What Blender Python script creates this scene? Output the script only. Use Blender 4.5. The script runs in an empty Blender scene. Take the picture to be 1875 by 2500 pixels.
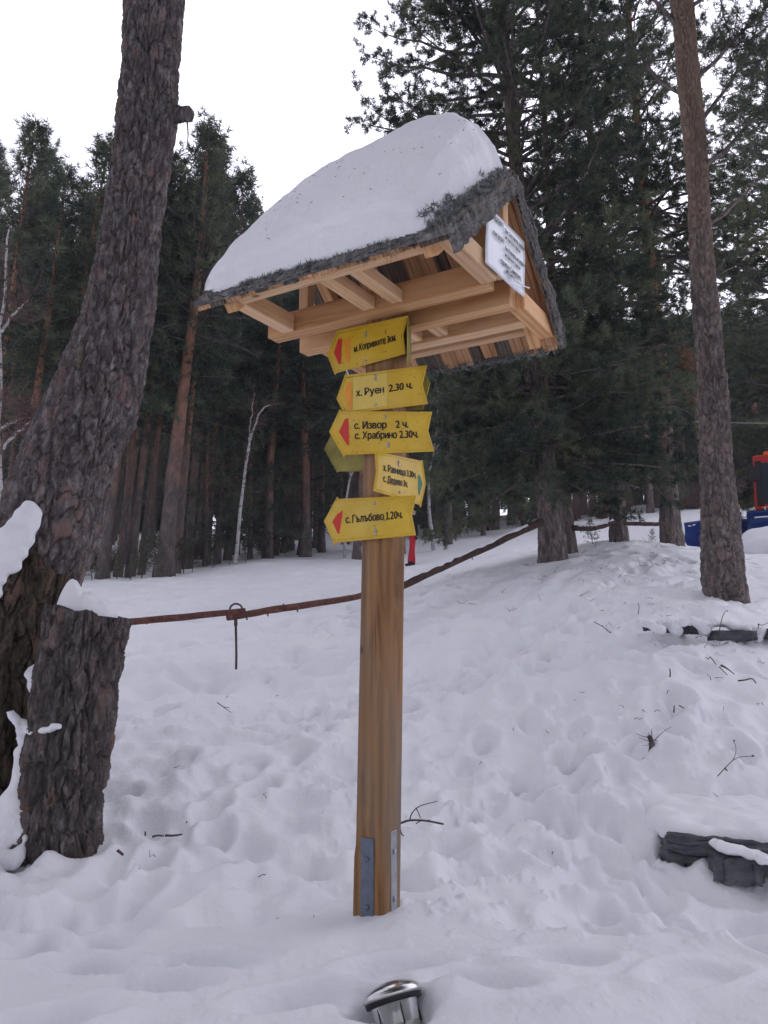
import bpy, bmesh, math, random
import numpy as np
from mathutils import Vector, Matrix
rad = math.radians
SC = bpy.context.scene
COL = SC.collection

# ------------------------------------------------------------------ camera
CAMZ = 1.05            # the lens is about a metre above the snow at the post
PITCH = 9.0
F = 1900.0             # focal length in pixels of a 1875 x 2500 picture
cam_d = bpy.data.cameras.new('camera')
cam_d.sensor_fit = 'VERTICAL'
cam_d.sensor_height = 36.0
cam_d.lens = 36.0 * F / 2500.0
cam_d.clip_start = 0.05
cam_d.clip_end = 2000
cam = bpy.data.objects.new('camera', cam_d)
cam.location = (0, 0, CAMZ)
cam.rotation_euler = (rad(90 + PITCH), 0, 0)
COL.objects.link(cam)
SC.camera = cam

# ------------------------------------------------------------------ sky and sun
SUN_AZ, SUN_EL = 25.7, 23.0      # azimuth clockwise from the view direction (+Y)
sdir = Vector((math.sin(rad(SUN_AZ)) * math.cos(rad(SUN_EL)),
               math.cos(rad(SUN_AZ)) * math.cos(rad(SUN_EL)), math.sin(rad(SUN_EL))))
world = bpy.data.worlds.new("World")
SC.world = world
world.use_nodes = True
wn, wl = world.node_tree.nodes, world.node_tree.links
wn.clear()
w_out = wn.new('ShaderNodeOutputWorld')
sky = wn.new('ShaderNodeTexSky')
sky.sky_type = 'NISHITA'
sky.sun_disc = False
sky.sun_elevation = rad(SUN_EL)
sky.sun_rotation = rad(SUN_AZ)
bg1 = wn.new('ShaderNodeBackground')
bg1.inputs['Strength'].default_value = 0.08
wl.new(sky.outputs[0], bg1.inputs['Color'])
tc = wn.new('ShaderNodeTexCoord')
nrm = wn.new('ShaderNodeVectorMath'); nrm.operation = 'NORMALIZE'
wl.new(tc.outputs['Generated'], nrm.inputs[0])
dot = wn.new('ShaderNodeVectorMath'); dot.operation = 'DOT_PRODUCT'
wl.new(nrm.outputs[0], dot.inputs[0]); dot.inputs[1].default_value = sdir
mx = wn.new('ShaderNodeMath'); mx.operation = 'MAXIMUM'; mx.inputs[1].default_value = 0
wl.new(dot.outputs['Value'], mx.inputs[0])
pw = wn.new('ShaderNodeMath'); pw.operation = 'POWER'; pw.inputs[1].default_value = 1.6
wl.new(mx.outputs[0], pw.inputs[0])
cn = wn.new('ShaderNodeTexNoise'); cn.inputs['Scale'].default_value = 1.9
cn.inputs['Detail'].default_value = 4; cn.inputs['Roughness'].default_value = 0.5
wl.new(nrm.outputs[0], cn.inputs['Vector'])
m1 = wn.new('ShaderNodeMath'); m1.operation = 'MULTIPLY_ADD'
wl.new(pw.outputs[0], m1.inputs[0]); m1.inputs[1].default_value = 1.35; m1.inputs[2].default_value = 0.40
m2 = wn.new('ShaderNodeMath'); m2.operation = 'MULTIPLY_ADD'
wl.new(cn.outputs[0], m2.inputs[0]); m2.inputs[1].default_value = 0.85
wl.new(m1.outputs[0], m2.inputs[2])
bg2 = wn.new('ShaderNodeBackground')
bg2.inputs['Color'].default_value = (0.95, 0.942, 1.10, 1)
wl.new(m2.outputs[0], bg2.inputs['Strength'])
mixw = wn.new('ShaderNodeMixShader'); mixw.inputs[0].default_value = 0.92
wl.new(bg1.outputs[0], mixw.inputs[1]); wl.new(bg2.outputs[0], mixw.inputs[2])
wl.new(mixw.outputs[0], w_out.inputs['Surface'])

sun_d = bpy.data.lights.new('sun', 'SUN')
sun_d.energy = 1.0
sun_d.angle = rad(18)
sun_d.color = (1.0, 0.88, 0.74)
sun = bpy.data.objects.new('sun', sun_d)
sun.rotation_euler = (-sdir).to_track_quat('-Z', 'Y').to_euler()
sun.location = (6, 10, 20)
COL.objects.link(sun)

SC.view_settings.view_transform = 'Standard'
SC.view_settings.look = 'None'
SC.view_settings.gamma = 1
SC.view_settings.use_curve_mapping = False
SC.view_settings.exposure = 0.10
SC.render.engine = 'CYCLES'
SC.cycles.max_bounces = 6
SC.cycles.diffuse_bounces = 3
SC.cycles.glossy_bounces = 3
SC.cycles.transmission_bounces = 4
SC.cycles.transparent_max_bounces = 4
SC.cycles.use_denoising = True
SC.cycles.use_adaptive_sampling = True
SC.cycles.adaptive_threshold = 0.02

# ------------------------------------------------------------------ surveying helpers
CP, SP = math.cos(rad(PITCH)), math.sin(rad(PITCH))
CAM = np.array([0, 0, CAMZ])
def ray(px, py):
    a, c = (px - 937.5) / F, (1250.0 - py) / F
    return np.array([a, CP - c * SP, SP + c * CP])
def P(px, py, Y):                      # the world point at forward distance Y on a line of sight
    r = ray(px, py)
    return CAM + r * (Y / r[1])
def zdepth(p):
    q = np.asarray(p) - CAM
    return q[1] * CP + q[2] * SP

# the signpost's own frame: U along the ridge (to the right gable), V to the back, W up
YAW = rad(-31)
U3 = np.array([math.cos(YAW), math.sin(YAW), 0.0])
V3 = np.array([-U3[1], U3[0], 0.0])
W3 = np.array([0, 0, 1.0])
PB = P(921, 2235, 3.15)
PO = np.array([PB[0], PB[1], CAMZ])    # w is measured from the lens height
def L(u, v, w): return PO + U3 * u + V3 * v + W3 * w
def onv(px, py, v):
    r = ray(px, py); t = (v + (PO - CAM) @ V3) / (r @ V3)
    q = CAM + r * t - PO
    return q @ U3, q @ W3
def onu(px, py, u):
    r = ray(px, py); t = (u + (PO - CAM) @ U3) / (r @ U3)
    q = CAM + r * t - PO
    return q @ V3, q @ W3

# ------------------------------------------------------------------ noise
def _h(ix, iy, s):
    n = (ix.astype(np.int64) * 374761393 + iy.astype(np.int64) * 668265263 + s * 974634777) & 0x7fffffff
    n = (n ^ (n >> 13)) * 1274126177 & 0x7fffffff
    n = n ^ (n >> 16)
    return (n & 0xffffff) / float(0xffffff)
def vnoise(x, y, s=0):
    x = np.asarray(x, float); y = np.asarray(y, float)
    ix, iy = np.floor(x), np.floor(y)
    fx, fy = x - ix, y - iy
    fx = fx * fx * fx * (fx * (fx * 6 - 15) + 10); fy = fy * fy * fy * (fy * (fy * 6 - 15) + 10)
    a = _h(ix, iy, s); b = _h(ix + 1, iy, s); c = _h(ix, iy + 1, s); d = _h(ix + 1, iy + 1, s)
    return (a + (b - a) * fx) * (1 - fy) + (c + (d - c) * fx) * fy - 0.5
def fbm(x, y, s=0, o=4, g=0.5):
    t = 0; a = 1.0
    for k in range(o):
        t = t + a * vnoise(x * 2 ** k + 13.7 * k, y * 2 ** k + 7.3 * k, s + k); a *= g
    return t
def sstep(a, b, x):
    t = np.clip((x - a) / (b - a), 0, 1); return t * t * (3 - 2 * t)

# ------------------------------------------------------------------ mesh helpers
def mk_mesh(name, V, faces, smooth=False, attrs=None):
    """faces: list of (n,k) int arrays"""
    V = np.asarray(V, np.float32)
    me = bpy.data.meshes.new(name)
    me.vertices.add(len(V)); me.vertices.foreach_set('co', V.ravel())
    faces = [np.asarray(f, np.int32) for f in faces if len(f)]
    loops = np.concatenate([f.ravel() for f in faces])
    tot = np.concatenate([np.full(len(f), f.shape[1], np.int32) for f in faces])
    st = np.concatenate([[0], np.cumsum(tot)[:-1]]).astype(np.int32)
    me.loops.add(len(loops)); me.loops.foreach_set('vertex_index', loops)
    me.polygons.add(len(tot)); me.polygons.foreach_set('loop_start', st)
    if smooth:
        me.polygons.foreach_set('use_smooth', np.ones(len(tot), bool))
    for k, a in (attrs or {}).items():
        at = me.attributes.new(k, 'FLOAT', 'POINT')
        at.data.foreach_set('value', np.asarray(a, np.float32))
    me.update(calc_edges=True)
    return me
def link(name, me, mat=None, parent=None, M=None, label=None):
    o = bpy.data.objects.new(name, me)
    COL.objects.link(o)
    if mat is not None and me is not None and not me.materials:
        for m in (mat if isinstance(mat, (list, tuple)) else [mat]): me.materials.append(m)
    if parent is not None:
        o.parent = parent
        if M is not None:
            o.matrix_basis = world_of(parent).inverted() @ M
        else:
            o.matrix_basis = world_of(parent).inverted()
    elif M is not None:
        o.matrix_basis = M
    if label: o['label'] = label
    return o
def world_of(o):
    return (world_of(o.parent) @ o.matrix_basis) if o.parent else o.matrix_basis.copy()
def tag(o, label, cat, group=None, kind=None):
    if label: o['label'] = label
    if cat: o['category'] = cat
    if group: o['group'] = group
    if kind or cat: o['kind'] = kind or 'thing'
    return o
def thing(name, loc, label, cat, group=None):
    o = bpy.data.objects.new(name, None)
    o.empty_display_size = 0.2
    o.matrix_basis = Matrix.Translation(Vector([float(c) for c in loc]))
    COL.objects.link(o)
    return tag(o, label, cat, group)
class MB:
    """collects geometry for one mesh object"""
    def __init__(s): s.V = []; s.F = []; s.n = 0; s.A = {}
    def add(s, V, faces, **attrs):
        V = np.asarray(V, float)
        s.V.append(V)
        for f in faces:
            if len(f): s.F.append(np.asarray(f, int) + s.n)
        for k, a in attrs.items():
            s.A.setdefault(k, []).append((s.n, np.broadcast_to(np.asarray(a, float), (len(V),))))
        s.n += len(V); return s
    def mesh(s, name, smooth=False):
        A = {}
        for k, l in s.A.items():
            arr = np.zeros(s.n)
            for st, a in l: arr[st:st + len(a)] = a
            A[k] = arr
        return mk_mesh(name, np.concatenate(s.V), s.F, smooth, A)
def tube_arrays(pts, radii, n=6, cap=True, twist=0.0):
    pts = np.asarray(pts, float); K = len(pts); radii = np.broadcast_to(np.asarray(radii, float), (K,))
    T = np.gradient(pts, axis=0); T /= np.linalg.norm(T, axis=1, keepdims=True) + 1e-12
    a = np.array([0.0, 0, 1]) if abs(T[0][2]) < 0.8 else np.array([1.0, 0, 0])
    x = np.cross(a, T[0]); x /= np.linalg.norm(x)
    V = np.empty((K, n, 3)); ang = np.arange(n) * 2 * np.pi / n + twist
    c, s_ = np.cos(ang)[:, None], np.sin(ang)[:, None]
    for k in range(K):
        x = x - T[k] * (x @ T[k]); x /= np.linalg.norm(x) + 1e-12
        y = np.cross(T[k], x)
        V[k] = pts[k] + radii[k] * (c * x + s_ * y)
    i = np.arange(K - 1)[:, None] * n; j = np.arange(n)[None]; j2 = (j + 1) % n
    Q = np.stack([i + j, i + j2, i + n + j2, i + n + j], -1).reshape(-1, 4)
    V = V.reshape(-1, 3); faces = [Q]
    if cap:
        faces += [np.arange(n)[::-1][None], (np.arange(n) + (K - 1) * n)[None]]
    return V, faces
def spline(pts, n):
    pts = np.asarray(pts, float)
    p = np.vstack([2 * pts[0] - pts[1], pts, 2 * pts[-1] - pts[-2]])
    m = len(pts) - 1; out = []
    for t in np.linspace(0, m, n):
        i = min(int(t), m - 1); f = t - i
        a, b, c, d = p[i], p[i + 1], p[i + 2], p[i + 3]
        out.append(0.5 * (2 * b + (c - a) * f + (2 * a - 5 * b + 4 * c - d) * f * f + (3 * b - a - 3 * c + d) * f ** 3))
    return np.array(out)
def tube(name, pts, radii, mat, parent=None, n=8, smooth=True):
    V, Fc = tube_arrays(pts, radii, n)
    return link(name, mk_mesh(name, V, Fc, smooth), mat, parent)
def frame(origin, X, Y, Z):
    M = Matrix.Identity(4)
    for i in range(3):
        M[i][0], M[i][1], M[i][2], M[i][3] = float(X[i]), float(Y[i]), float(Z[i]), float(origin[i])
    return M
def board_mesh(name, l, w, h, bev=0.003, rough=0.0, seed=0, seg=6):
    """a sawn board, its length along x, with eased edges that wander a little"""
    bm = bmesh.new()
    bmesh.ops.create_cube(bm, size=1)
    for v in bm.verts: v.co = Vector((v.co.x * l, v.co.y * w, v.co.z * h))
    if rough:
        ed = [e for e in bm.edges if abs(e.verts[0].co.x - e.verts[1].co.x) > l * 0.5]
        bmesh.ops.subdivide_edges(bm, edges=ed, cuts=seg, use_grid_fill=True)
        rs = random.Random(seed)
        for v in bm.verts:
            v.co.y += rs.uniform(-rough, rough); v.co.z += rs.uniform(-rough, rough) * 0.4
            if abs(v.co.x) > l * 0.49: v.co.x += rs.uniform(-rough, rough) * 2
    elif bev:
        bmesh.ops.bevel(bm, geom=list(bm.edges), offset=bev, segments=1, profile=0.5, affect='EDGES')
    me = bpy.data.meshes.new(name); bm.to_mesh(me); bm.free()
    return me
def beam(name, a, b, w, h, mat, parent, up=(0, 0, 1), label=None, bev=0.003, rough=0.0, seed=0):
    """a board from a to b; h is its size along 'up', w across"""
    a, b, up = np.asarray(a, float), np.asarray(b, float), np.asarray(up, float)
    X = b - a; l = np.linalg.norm(X); X = X / l
    Z = up - X * (up @ X); Z /= np.linalg.norm(Z); Y = np.cross(Z, X)
    return link(name, board_mesh(name, l, w, h, bev, rough, seed), mat, parent, frame((a + b) / 2, X, Y, Z), label)

# ------------------------------------------------------------------ materials
def new_mat(name, rough=0.8, spec=0.3):
    m = bpy.data.materials.new(name); m.use_nodes = True
    nt = m.node_tree; b = nt.nodes['Principled BSDF']
    b.inputs['Roughness'].default_value = rough
    b.inputs['Specular IOR Level'].default_value = spec
    return m, nt, b
def nd(nt, t, **kw):
    n = nt.nodes.new(t)
    for k, v in kw.items():
        if k in n.inputs: n.inputs[k].default_value = v
        else: setattr(n, k, v)
    return n
def ramp(nt, stops, fac=None):
    r = nt.nodes.new('ShaderNodeValToRGB'); e = r.color_ramp.elements
    while len(e) < len(stops): e.new(0.5)
    for i, (p, c) in enumerate(stops):
        e[i].position = p; e[i].color = (*c, 1)
    if fac is not None: nt.links.new(fac, r.inputs[0])
    return r
def mixc(nt, fac, a, b, mode='MIX'):
    m = nt.nodes.new('ShaderNodeMix'); m.data_type = 'RGBA'; m.blend_type = mode
    for s, v in ((0, fac), (6, a), (7, b)):
        if isinstance(v, (int, float)): m.inputs[s].default_value = v
        elif isinstance(v, tuple): m.inputs[s].default_value = (*v, 1)
        else: nt.links.new(v, m.inputs[s])
    return m.outputs[2]
def bump(nt, b, h, strength, dist):
    n = nt.nodes.new('ShaderNodeBump'); n.inputs['Strength'].default_value = strength
    n.inputs['Distance'].default_value = dist
    nt.links.new(h, n.inputs['Height']); nt.links.new(n.outputs[0], b.inputs['Normal'])
    return n
def noise(nt, vec, scale, detail=4, rough=0.55, dist=0.0):
    n = nd(nt, 'ShaderNodeTexNoise'); n.inputs['Scale'].default_value = scale
    n.inputs['Detail'].default_value = detail; n.inputs['Roughness'].default_value = rough
    n.inputs['Distortion'].default_value = dist
    if vec is not None: nt.links.new(vec, n.inputs['Vector'])
    return n.outputs[0]
def coord(nt, kind='Object', scale=None):
    t = nt.nodes.new('ShaderNodeTexCoord'); o = t.outputs[kind]
    if scale:
        m = nt.nodes.new('ShaderNodeMapping'); m.inputs['Scale'].default_value = scale
        nt.links.new(o, m.inputs[0]); o = m.outputs[0]
    return o
def plain(name, c, rough=0.6, spec=0.4, metal=0.0, var=0.12, sc=25.0):
    m, nt, b = new_mat(name, rough, spec)
    n = noise(nt, coord(nt), sc, 3)
    r = ramp(nt, [(0.3, tuple(x * (1 - var) for x in c)), (0.7, tuple(min(1, x * (1 + var)) for x in c))], n)
    nt.links.new(r.outputs[0], b.inputs['Base Color'])
    b.inputs['Metallic'].default_value = metal
    return m
def geo_pos(nt):
    return nt.nodes.new('ShaderNodeNewGeometry').outputs['Position']

def mat_snow(name, fine=1.0):
    m, nt, b = new_mat(name, 0.62, 0.25)
    p = geo_pos(nt)
    c = ramp(nt, [(0.3, (0.80, 0.81, 0.85)), (0.7, (0.87, 0.87, 0.89))], noise(nt, p, 1.7, 3))
    nt.links.new(c.outputs[0], b.inputs['Base Color'])
    h1 = noise(nt, p, 60, 3, 0.6); h2 = noise(nt, p, 14, 3, 0.55)
    ad = nd(nt, 'ShaderNodeMath', operation='MULTIPLY_ADD')
    nt.links.new(h1, ad.inputs[0]); ad.inputs[1].default_value = 0.25; nt.links.new(h2, ad.inputs[2])
    bump(nt, b, ad.outputs[0], 0.55 * fine, 0.02)
    b.inputs['Subsurface Weight'].default_value = 0.0
    return m
M_snow = mat_snow('snow')

def mat_bark(name, lo, mid, hi, warm, orange=None, bumpd=0.01, sc=1.0, lich=0.0):
    m, nt, b = new_mat(name, 0.9, 0.15)
    at = nd(nt, 'ShaderNodeAttribute', attribute_name='tone').outputs['Fac']
    o = coord(nt, 'Object', (1, 1, 0.35))
    n = noise(nt, o, 26 * sc, 6, 0.7, 0.6)
    r = ramp(nt, [(0.28, lo), (0.5, mid), (0.74, hi)], n)
    r2 = ramp(nt, [(0.66, (0, 0, 0)), (0.95, (0.8, 0.8, 0.8))], at)
    c = mixc(nt, r2.outputs[0], r.outputs[0], warm)
    r3 = ramp(nt, [(0.0, (0.62, 0.62, 0.66)), (1.0, (1.35, 1.3, 1.28))], at)
    c = mixc(nt, 0.8, c, r3.outputs[0], 'MULTIPLY')
    if lich:
        ln = ramp(nt, [(0.64, (0, 0, 0)), (0.72, (lich, lich, lich))], noise(nt, coord(nt), 3.1 * sc, 5, 0.6))
        c = mixc(nt, ln.outputs[0], c, (0.20, 0.19, 0.06))
    if orange:
        up = nd(nt, 'ShaderNodeAttribute', attribute_name='up').outputs['Fac']
        ad = nd(nt, 'ShaderNodeMath', operation='MULTIPLY_ADD')
        nt.links.new(noise(nt, coord(nt, 'Object', (1, 1, 0.4)), 3.0, 4), ad.inputs[0]); ad.inputs[1].default_value = 0.6
        nt.links.new(up, ad.inputs[2])
        ro = ramp(nt, [(orange[0], (0, 0, 0)), (orange[1], (1, 1, 1))], ad.outputs[0])
        oc = ramp(nt, [(0.3, tuple(x * 0.6 for x in orange[2])), (0.65, orange[2])], n)
        c = mixc(nt, ro.outputs[0], c, oc.outputs[0])
    nt.links.new(c, b.inputs['Base Color'])
    h = noise(nt, coord(nt, 'Object', (1, 1, 0.3)), 60 * sc, 5, 0.7, 0.5)
    bump(nt, b, h, 0.9, bumpd)
    return m
M_bark = mat_bark('old_pine_bark', (0.04, 0.034, 0.034), (0.128, 0.111, 0.110), (0.34, 0.32, 0.32), (0.175, 0.118, 0.103), lich=0.6)
M_stump = mat_bark('stump_bark', (0.04, 0.034, 0.034), (0.10, 0.088, 0.085), (0.26, 0.24, 0.235), (0.15, 0.10, 0.08))
M_dead = mat_bark('decayed_wood', (0.03, 0.026, 0.02), (0.085, 0.07, 0.052), (0.17, 0.145, 0.11), (0.12, 0.08, 0.06), lich=0.3)
M_pine = mat_bark('pine_bark', (0.055, 0.047, 0.046), (0.155, 0.132, 0.125), (0.36, 0.32, 0.30), (0.20, 0.135, 0.11),
                  orange=(0.62, 1.05, (0.31, 0.228, 0.172)), bumpd=0.02, sc=0.6)
M_pine_far = mat_bark('forest_pine_bark', (0.07, 0.06, 0.06), (0.135, 0.115, 0.112), (0.24, 0.205, 0.19), (0.2, 0.12, 0.09),
                      orange=(0.46, 0.74, (0.42, 0.215, 0.14)), bumpd=0.02, sc=0.35)
M_pine_red = mat_bark('reddish_pine_bark', (0.055, 0.047, 0.046), (0.15, 0.128, 0.12), (0.33, 0.29, 0.27), (0.20, 0.135, 0.11),
                  orange=(0.40, 0.75, (0.46, 0.27, 0.15)), bumpd=0.02, sc=0.6)
M_branch = plain('bare_twig', (0.10, 0.075, 0.065), 0.85, 0.2, var=0.3)

def mat_needles(name, a, b_, c_):
    m, nt, b = new_mat(name, 0.55, 0.25)
    at = nd(nt, 'ShaderNodeAttribute', attribute_name='tone').outputs['Fac']
    oi = nt.nodes.new('ShaderNodeObjectInfo').outputs['Random']
    r = ramp(nt, [(0.0, a), (0.55, b_), (1.0, c_)], at)
    ro = ramp(nt, [(0, (0.85, 0.9, 0.95)), (1, (1.15, 1.1, 0.95))], oi)
    c = mixc(nt, 1.0, r.outputs[0], ro.outputs[0], 'MULTIPLY')
    nt.links.new(c, b.inputs['Base Color'])
    tr = nt.nodes.new('ShaderNodeBsdfTranslucent'); nt.links.new(c, tr.inputs['Color'])
    mx_ = nt.nodes.new('ShaderNodeMixShader'); mx_.inputs[0].default_value = 0.25
    out = nt.nodes['Material Output']
    nt.links.new(b.outputs[0], mx_.inputs[1]); nt.links.new(tr.outputs[0], mx_.inputs[2])
    nt.links.new(mx_.outputs[0], out.inputs['Surface'])
    return m
M_needle = mat_needles('pine_needles', (0.034, 0.048, 0.040), (0.088, 0.112, 0.078), (0.18, 0.20, 0.12))
M_needle_far = mat_needles('forest_needles', (0.040, 0.058, 0.050), (0.085, 0.115, 0.085), (0.155, 0.185, 0.115))
M_rust = mat_needles('dry_needles', (0.16, 0.075, 0.03), (0.25, 0.12, 0.05), (0.32, 0.17, 0.08))

def mat_wood(name, dark, mid, light, rs=1.0, rough=0.65, weather=0.0):
    """grain runs along each board's own x axis"""
    m, nt, b = new_mat(name, rough, 0.25)
    oi = nt.nodes.new('ShaderNodeObjectInfo').outputs['Random']
    cm = nt.nodes.new('ShaderNodeVectorMath'); cm.operation = 'MULTIPLY_ADD'
    cx = nt.nodes.new('ShaderNodeCombineXYZ')
    mu = nd(nt, 'ShaderNodeMath', operation='MULTIPLY'); nt.links.new(oi, mu.inputs[0]); mu.inputs[1].default_value = 40
    for i in range(3): nt.links.new(mu.outputs[0], cx.inputs[i])
    t = nt.nodes.new('ShaderNodeTexCoord')
    nt.links.new(t.outputs['Object'], cm.inputs[0]); cm.inputs[1].default_value = (1, 1, 1); nt.links.new(cx.outputs[0], cm.inputs[2])
    mp = nt.nodes.new('ShaderNodeMapping'); mp.inputs['Scale'].default_value = (0.7, 8, 8)
    nt.links.new(cm.outputs[0], mp.inputs[0])
    n1 = noise(nt, mp.outputs[0], 2.6 * rs, 6, 0.6, 0.9)
    wv = nd(nt, 'ShaderNodeTexWave', wave_type='BANDS', bands_direction='Y'); wv.inputs['Scale'].default_value = 1.3 * rs
    wv.inputs['Distortion'].default_value = 5.0; wv.inputs['Detail'].default_value = 3; wv.inputs['Detail Scale'].default_value = 0.6
    nt.links.new(mp.outputs[0], wv.inputs['Vector'])
    ad = nd(nt, 'ShaderNodeMath', operation='MULTIPLY_ADD')
    nt.links.new(wv.outputs['Fac'], ad.inputs[0]); ad.inputs[1].default_value = 0.16; nt.links.new(n1, ad.inputs[2])
    r = ramp(nt, [(0.36, dark), (0.56, mid), (0.78, light)], ad.outputs[0])
    ro = ramp(nt, [(0, (0.84, 0.82, 0.8)), (1, (1.12, 1.12, 1.12))], oi)
    c = mixc(nt, 1.0, r.outputs[0], ro.outputs[0], 'MULTIPLY')
    # knots
    vo = nd(nt, 'ShaderNodeTexVoronoi', feature='F1'); vo.inputs['Scale'].default_value = 3.2
    mp2 = nt.nodes.new('ShaderNodeMapping'); mp2.inputs['Scale'].default_value = (1.0, 1.6, 1.6)
    nt.links.new(cm.outputs[0], mp2.inputs[0]); nt.links.new(mp2.outputs[0], vo.inputs['Vector'])
    rk = ramp(nt, [(0.03, (1, 1, 1)), (0.075, (0, 0, 0))], vo.outputs['Distance'])
    c = mixc(nt, rk.outputs[0], c, tuple(x * 0.35 for x in dark))
    mp3 = nt.nodes.new('ShaderNodeMapping'); mp3.inputs['Scale'].default_value = (1.6, 55, 55); nt.links.new(cm.outputs[0], mp3.inputs[0])
    rc = ramp(nt, [(0.68, (0, 0, 0)), (0.74, (0.85, 0.85, 0.85))], noise(nt, mp3.outputs[0], 1.0, 3, 0.5, 0.3))
    c = mixc(nt, rc.outputs[0], c, tuple(x * 0.30 for x in dark))
    if weather:
        wn_ = ramp(nt, [(0.5, (0, 0, 0)), (0.7, (weather,) * 3)], noise(nt, mp.outputs[0], 0.8, 4, 0.6, 0.5))
        c = mixc(nt, wn_.outputs[0], c, (0.17, 0.15, 0.13))
    nt.links.new(c, b.inputs['Base Color'])
    bump(nt, b, ad.outputs[0], 0.35, 0.003)
    return m
M_wood = mat_wood('planed_pine', (0.50, 0.245, 0.105), (0.71, 0.395, 0.185), (0.78, 0.49, 0.27))
M_wood_pale = mat_wood('pale_pine', (0.60, 0.355, 0.185), (0.76, 0.49, 0.28), (0.82, 0.58, 0.37))
M_post = mat_wood('oiled_post', (0.15, 0.07, 0.026), (0.28, 0.145, 0.058), (0.38, 0.215, 0.095), rs=0.9, weather=0.8)
M_plank = mat_wood('rough_plank', (0.32, 0.155, 0.075), (0.56, 0.31, 0.16), (0.66, 0.42, 0.25), rs=1.6, weather=0.25)
M_plank_dark = mat_wood('dark_slab_plank', (0.06, 0.05, 0.045), (0.12, 0.095, 0.08), (0.20, 0.16, 0.13), rs=1.6)
M_barkroof = mat_bark('grey_slab_bark', (0.06, 0.058, 0.055), (0.165, 0.162, 0.155), (0.36, 0.365, 0.35), (0.20, 0.16, 0.125), sc=1.3)
M_lichen = mat_needles('grey_lichen', (0.10, 0.108, 0.108), (0.24, 0.255, 0.25), (0.46, 0.48, 0.46))
M_yellow = None
def mat_sign():
    m, nt, b = new_mat('yellow_plastic', 0.38, 0.45)
    p = coord(nt)
    r = ramp(nt, [(0.3, (0.56, 0.345, 0.012)), (0.7, (0.72, 0.475, 0.03))], noise(nt, p, 6, 4, 0.6))
    d = ramp(nt, [(0.60, (0, 0, 0)), (0.75, (0.5, 0.5, 0.5))], noise(nt, p, 18, 6, 0.7))
    c = mixc(nt, d.outputs[0], r.outputs[0], (0.30, 0.21, 0.03))
    fd = ramp(nt, [(0.48, (0, 0, 0)), (0.72, (0.55, 0.55, 0.55))], noise(nt, p, 3.3, 5, 0.6)); c = mixc(nt, fd.outputs[0], c, (0.66, 0.50, 0.13))
    sc_ = ramp(nt, [(0.70, (0, 0, 0)), (0.73, (0.7, 0.7, 0.7))], noise(nt, coord(nt, 'Object', (6, 6, 60)), 2.2, 4, 0.6, 1.5)); c = mixc(nt, sc_.outputs[0], c, (0.33, 0.27, 0.08))
    dt = ramp(nt, [(0.66, (0, 0, 0)), (0.70, (0.8, 0.8, 0.8))], noise(nt, p, 75, 3, 0.5)); c = mixc(nt, dt.outputs[0], c, (0.20, 0.14, 0.05))
    nt.links.new(c, b.inputs['Base Color'])
    bump(nt, b, noise(nt, p, 30, 3), 0.15, 0.002)
    return m
M_yellow = mat_sign()
M_signback = plain('yellow_plastic_back', (0.30, 0.26, 0.06), 0.5, 0.3, var=0.35, sc=9)
M_tape = plain('pale_tape', (0.70, 0.52, 0.10), 0.35, 0.5, var=0.05)
M_red = plain('red_sticker', (0.58, 0.03, 0.02), 0.45, 0.4, var=0.06)
M_orange = plain('orange_sticker', (0.78, 0.30, 0.03), 0.45, 0.4, var=0.08)
M_green = plain('green_sticker', (0.01, 0.17, 0.075), 0.45, 0.4, var=0.06)
M_ink = plain('black_lettering', (0.018, 0.016, 0.014), 0.5, 0.3, var=0.1)
M_paper = plain('laminated_paper', (0.72, 0.74, 0.78), 0.3, 0.5, var=0.05, sc=8)
M_steel = plain('galvanised_steel', (0.42, 0.44, 0.47), 0.42, 0.5, metal=0.85, var=0.18)
M_strap = plain('grey_blue_strap', (0.13, 0.155, 0.20), 0.45, 0.5, metal=0.35, var=0.15)
M_chrome = plain('brushed_steel', (0.60, 0.59, 0.58), 0.22, 0.5, metal=1.0, var=0.1)
M_dkmetal = plain('dark_metal', (0.03, 0.03, 0.035), 0.45, 0.4, metal=0.4, var=0.2)
M_rust_iron = plain('rusty_iron', (0.09, 0.06, 0.05), 0.7, 0.3, metal=0.3, var=0.3)
M_slate = None
def mat_slate():
    m, nt, b = new_mat('dark_slate', 0.75, 0.3)
    p = coord(nt, 'Object', (1, 1, 2.5))
    n = noise(nt, p, 9, 6, 0.65)
    r = ramp(nt, [(0.3, (0.05, 0.052, 0.06)), (0.55, (0.11, 0.113, 0.128)), (0.8, (0.20, 0.205, 0.22))], n)
    nt.links.new(r.outputs[0], b.inputs['Base Color']); bump(nt, b, n, 0.8, 0.02)
    return m
M_slate = mat_slate()

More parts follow.
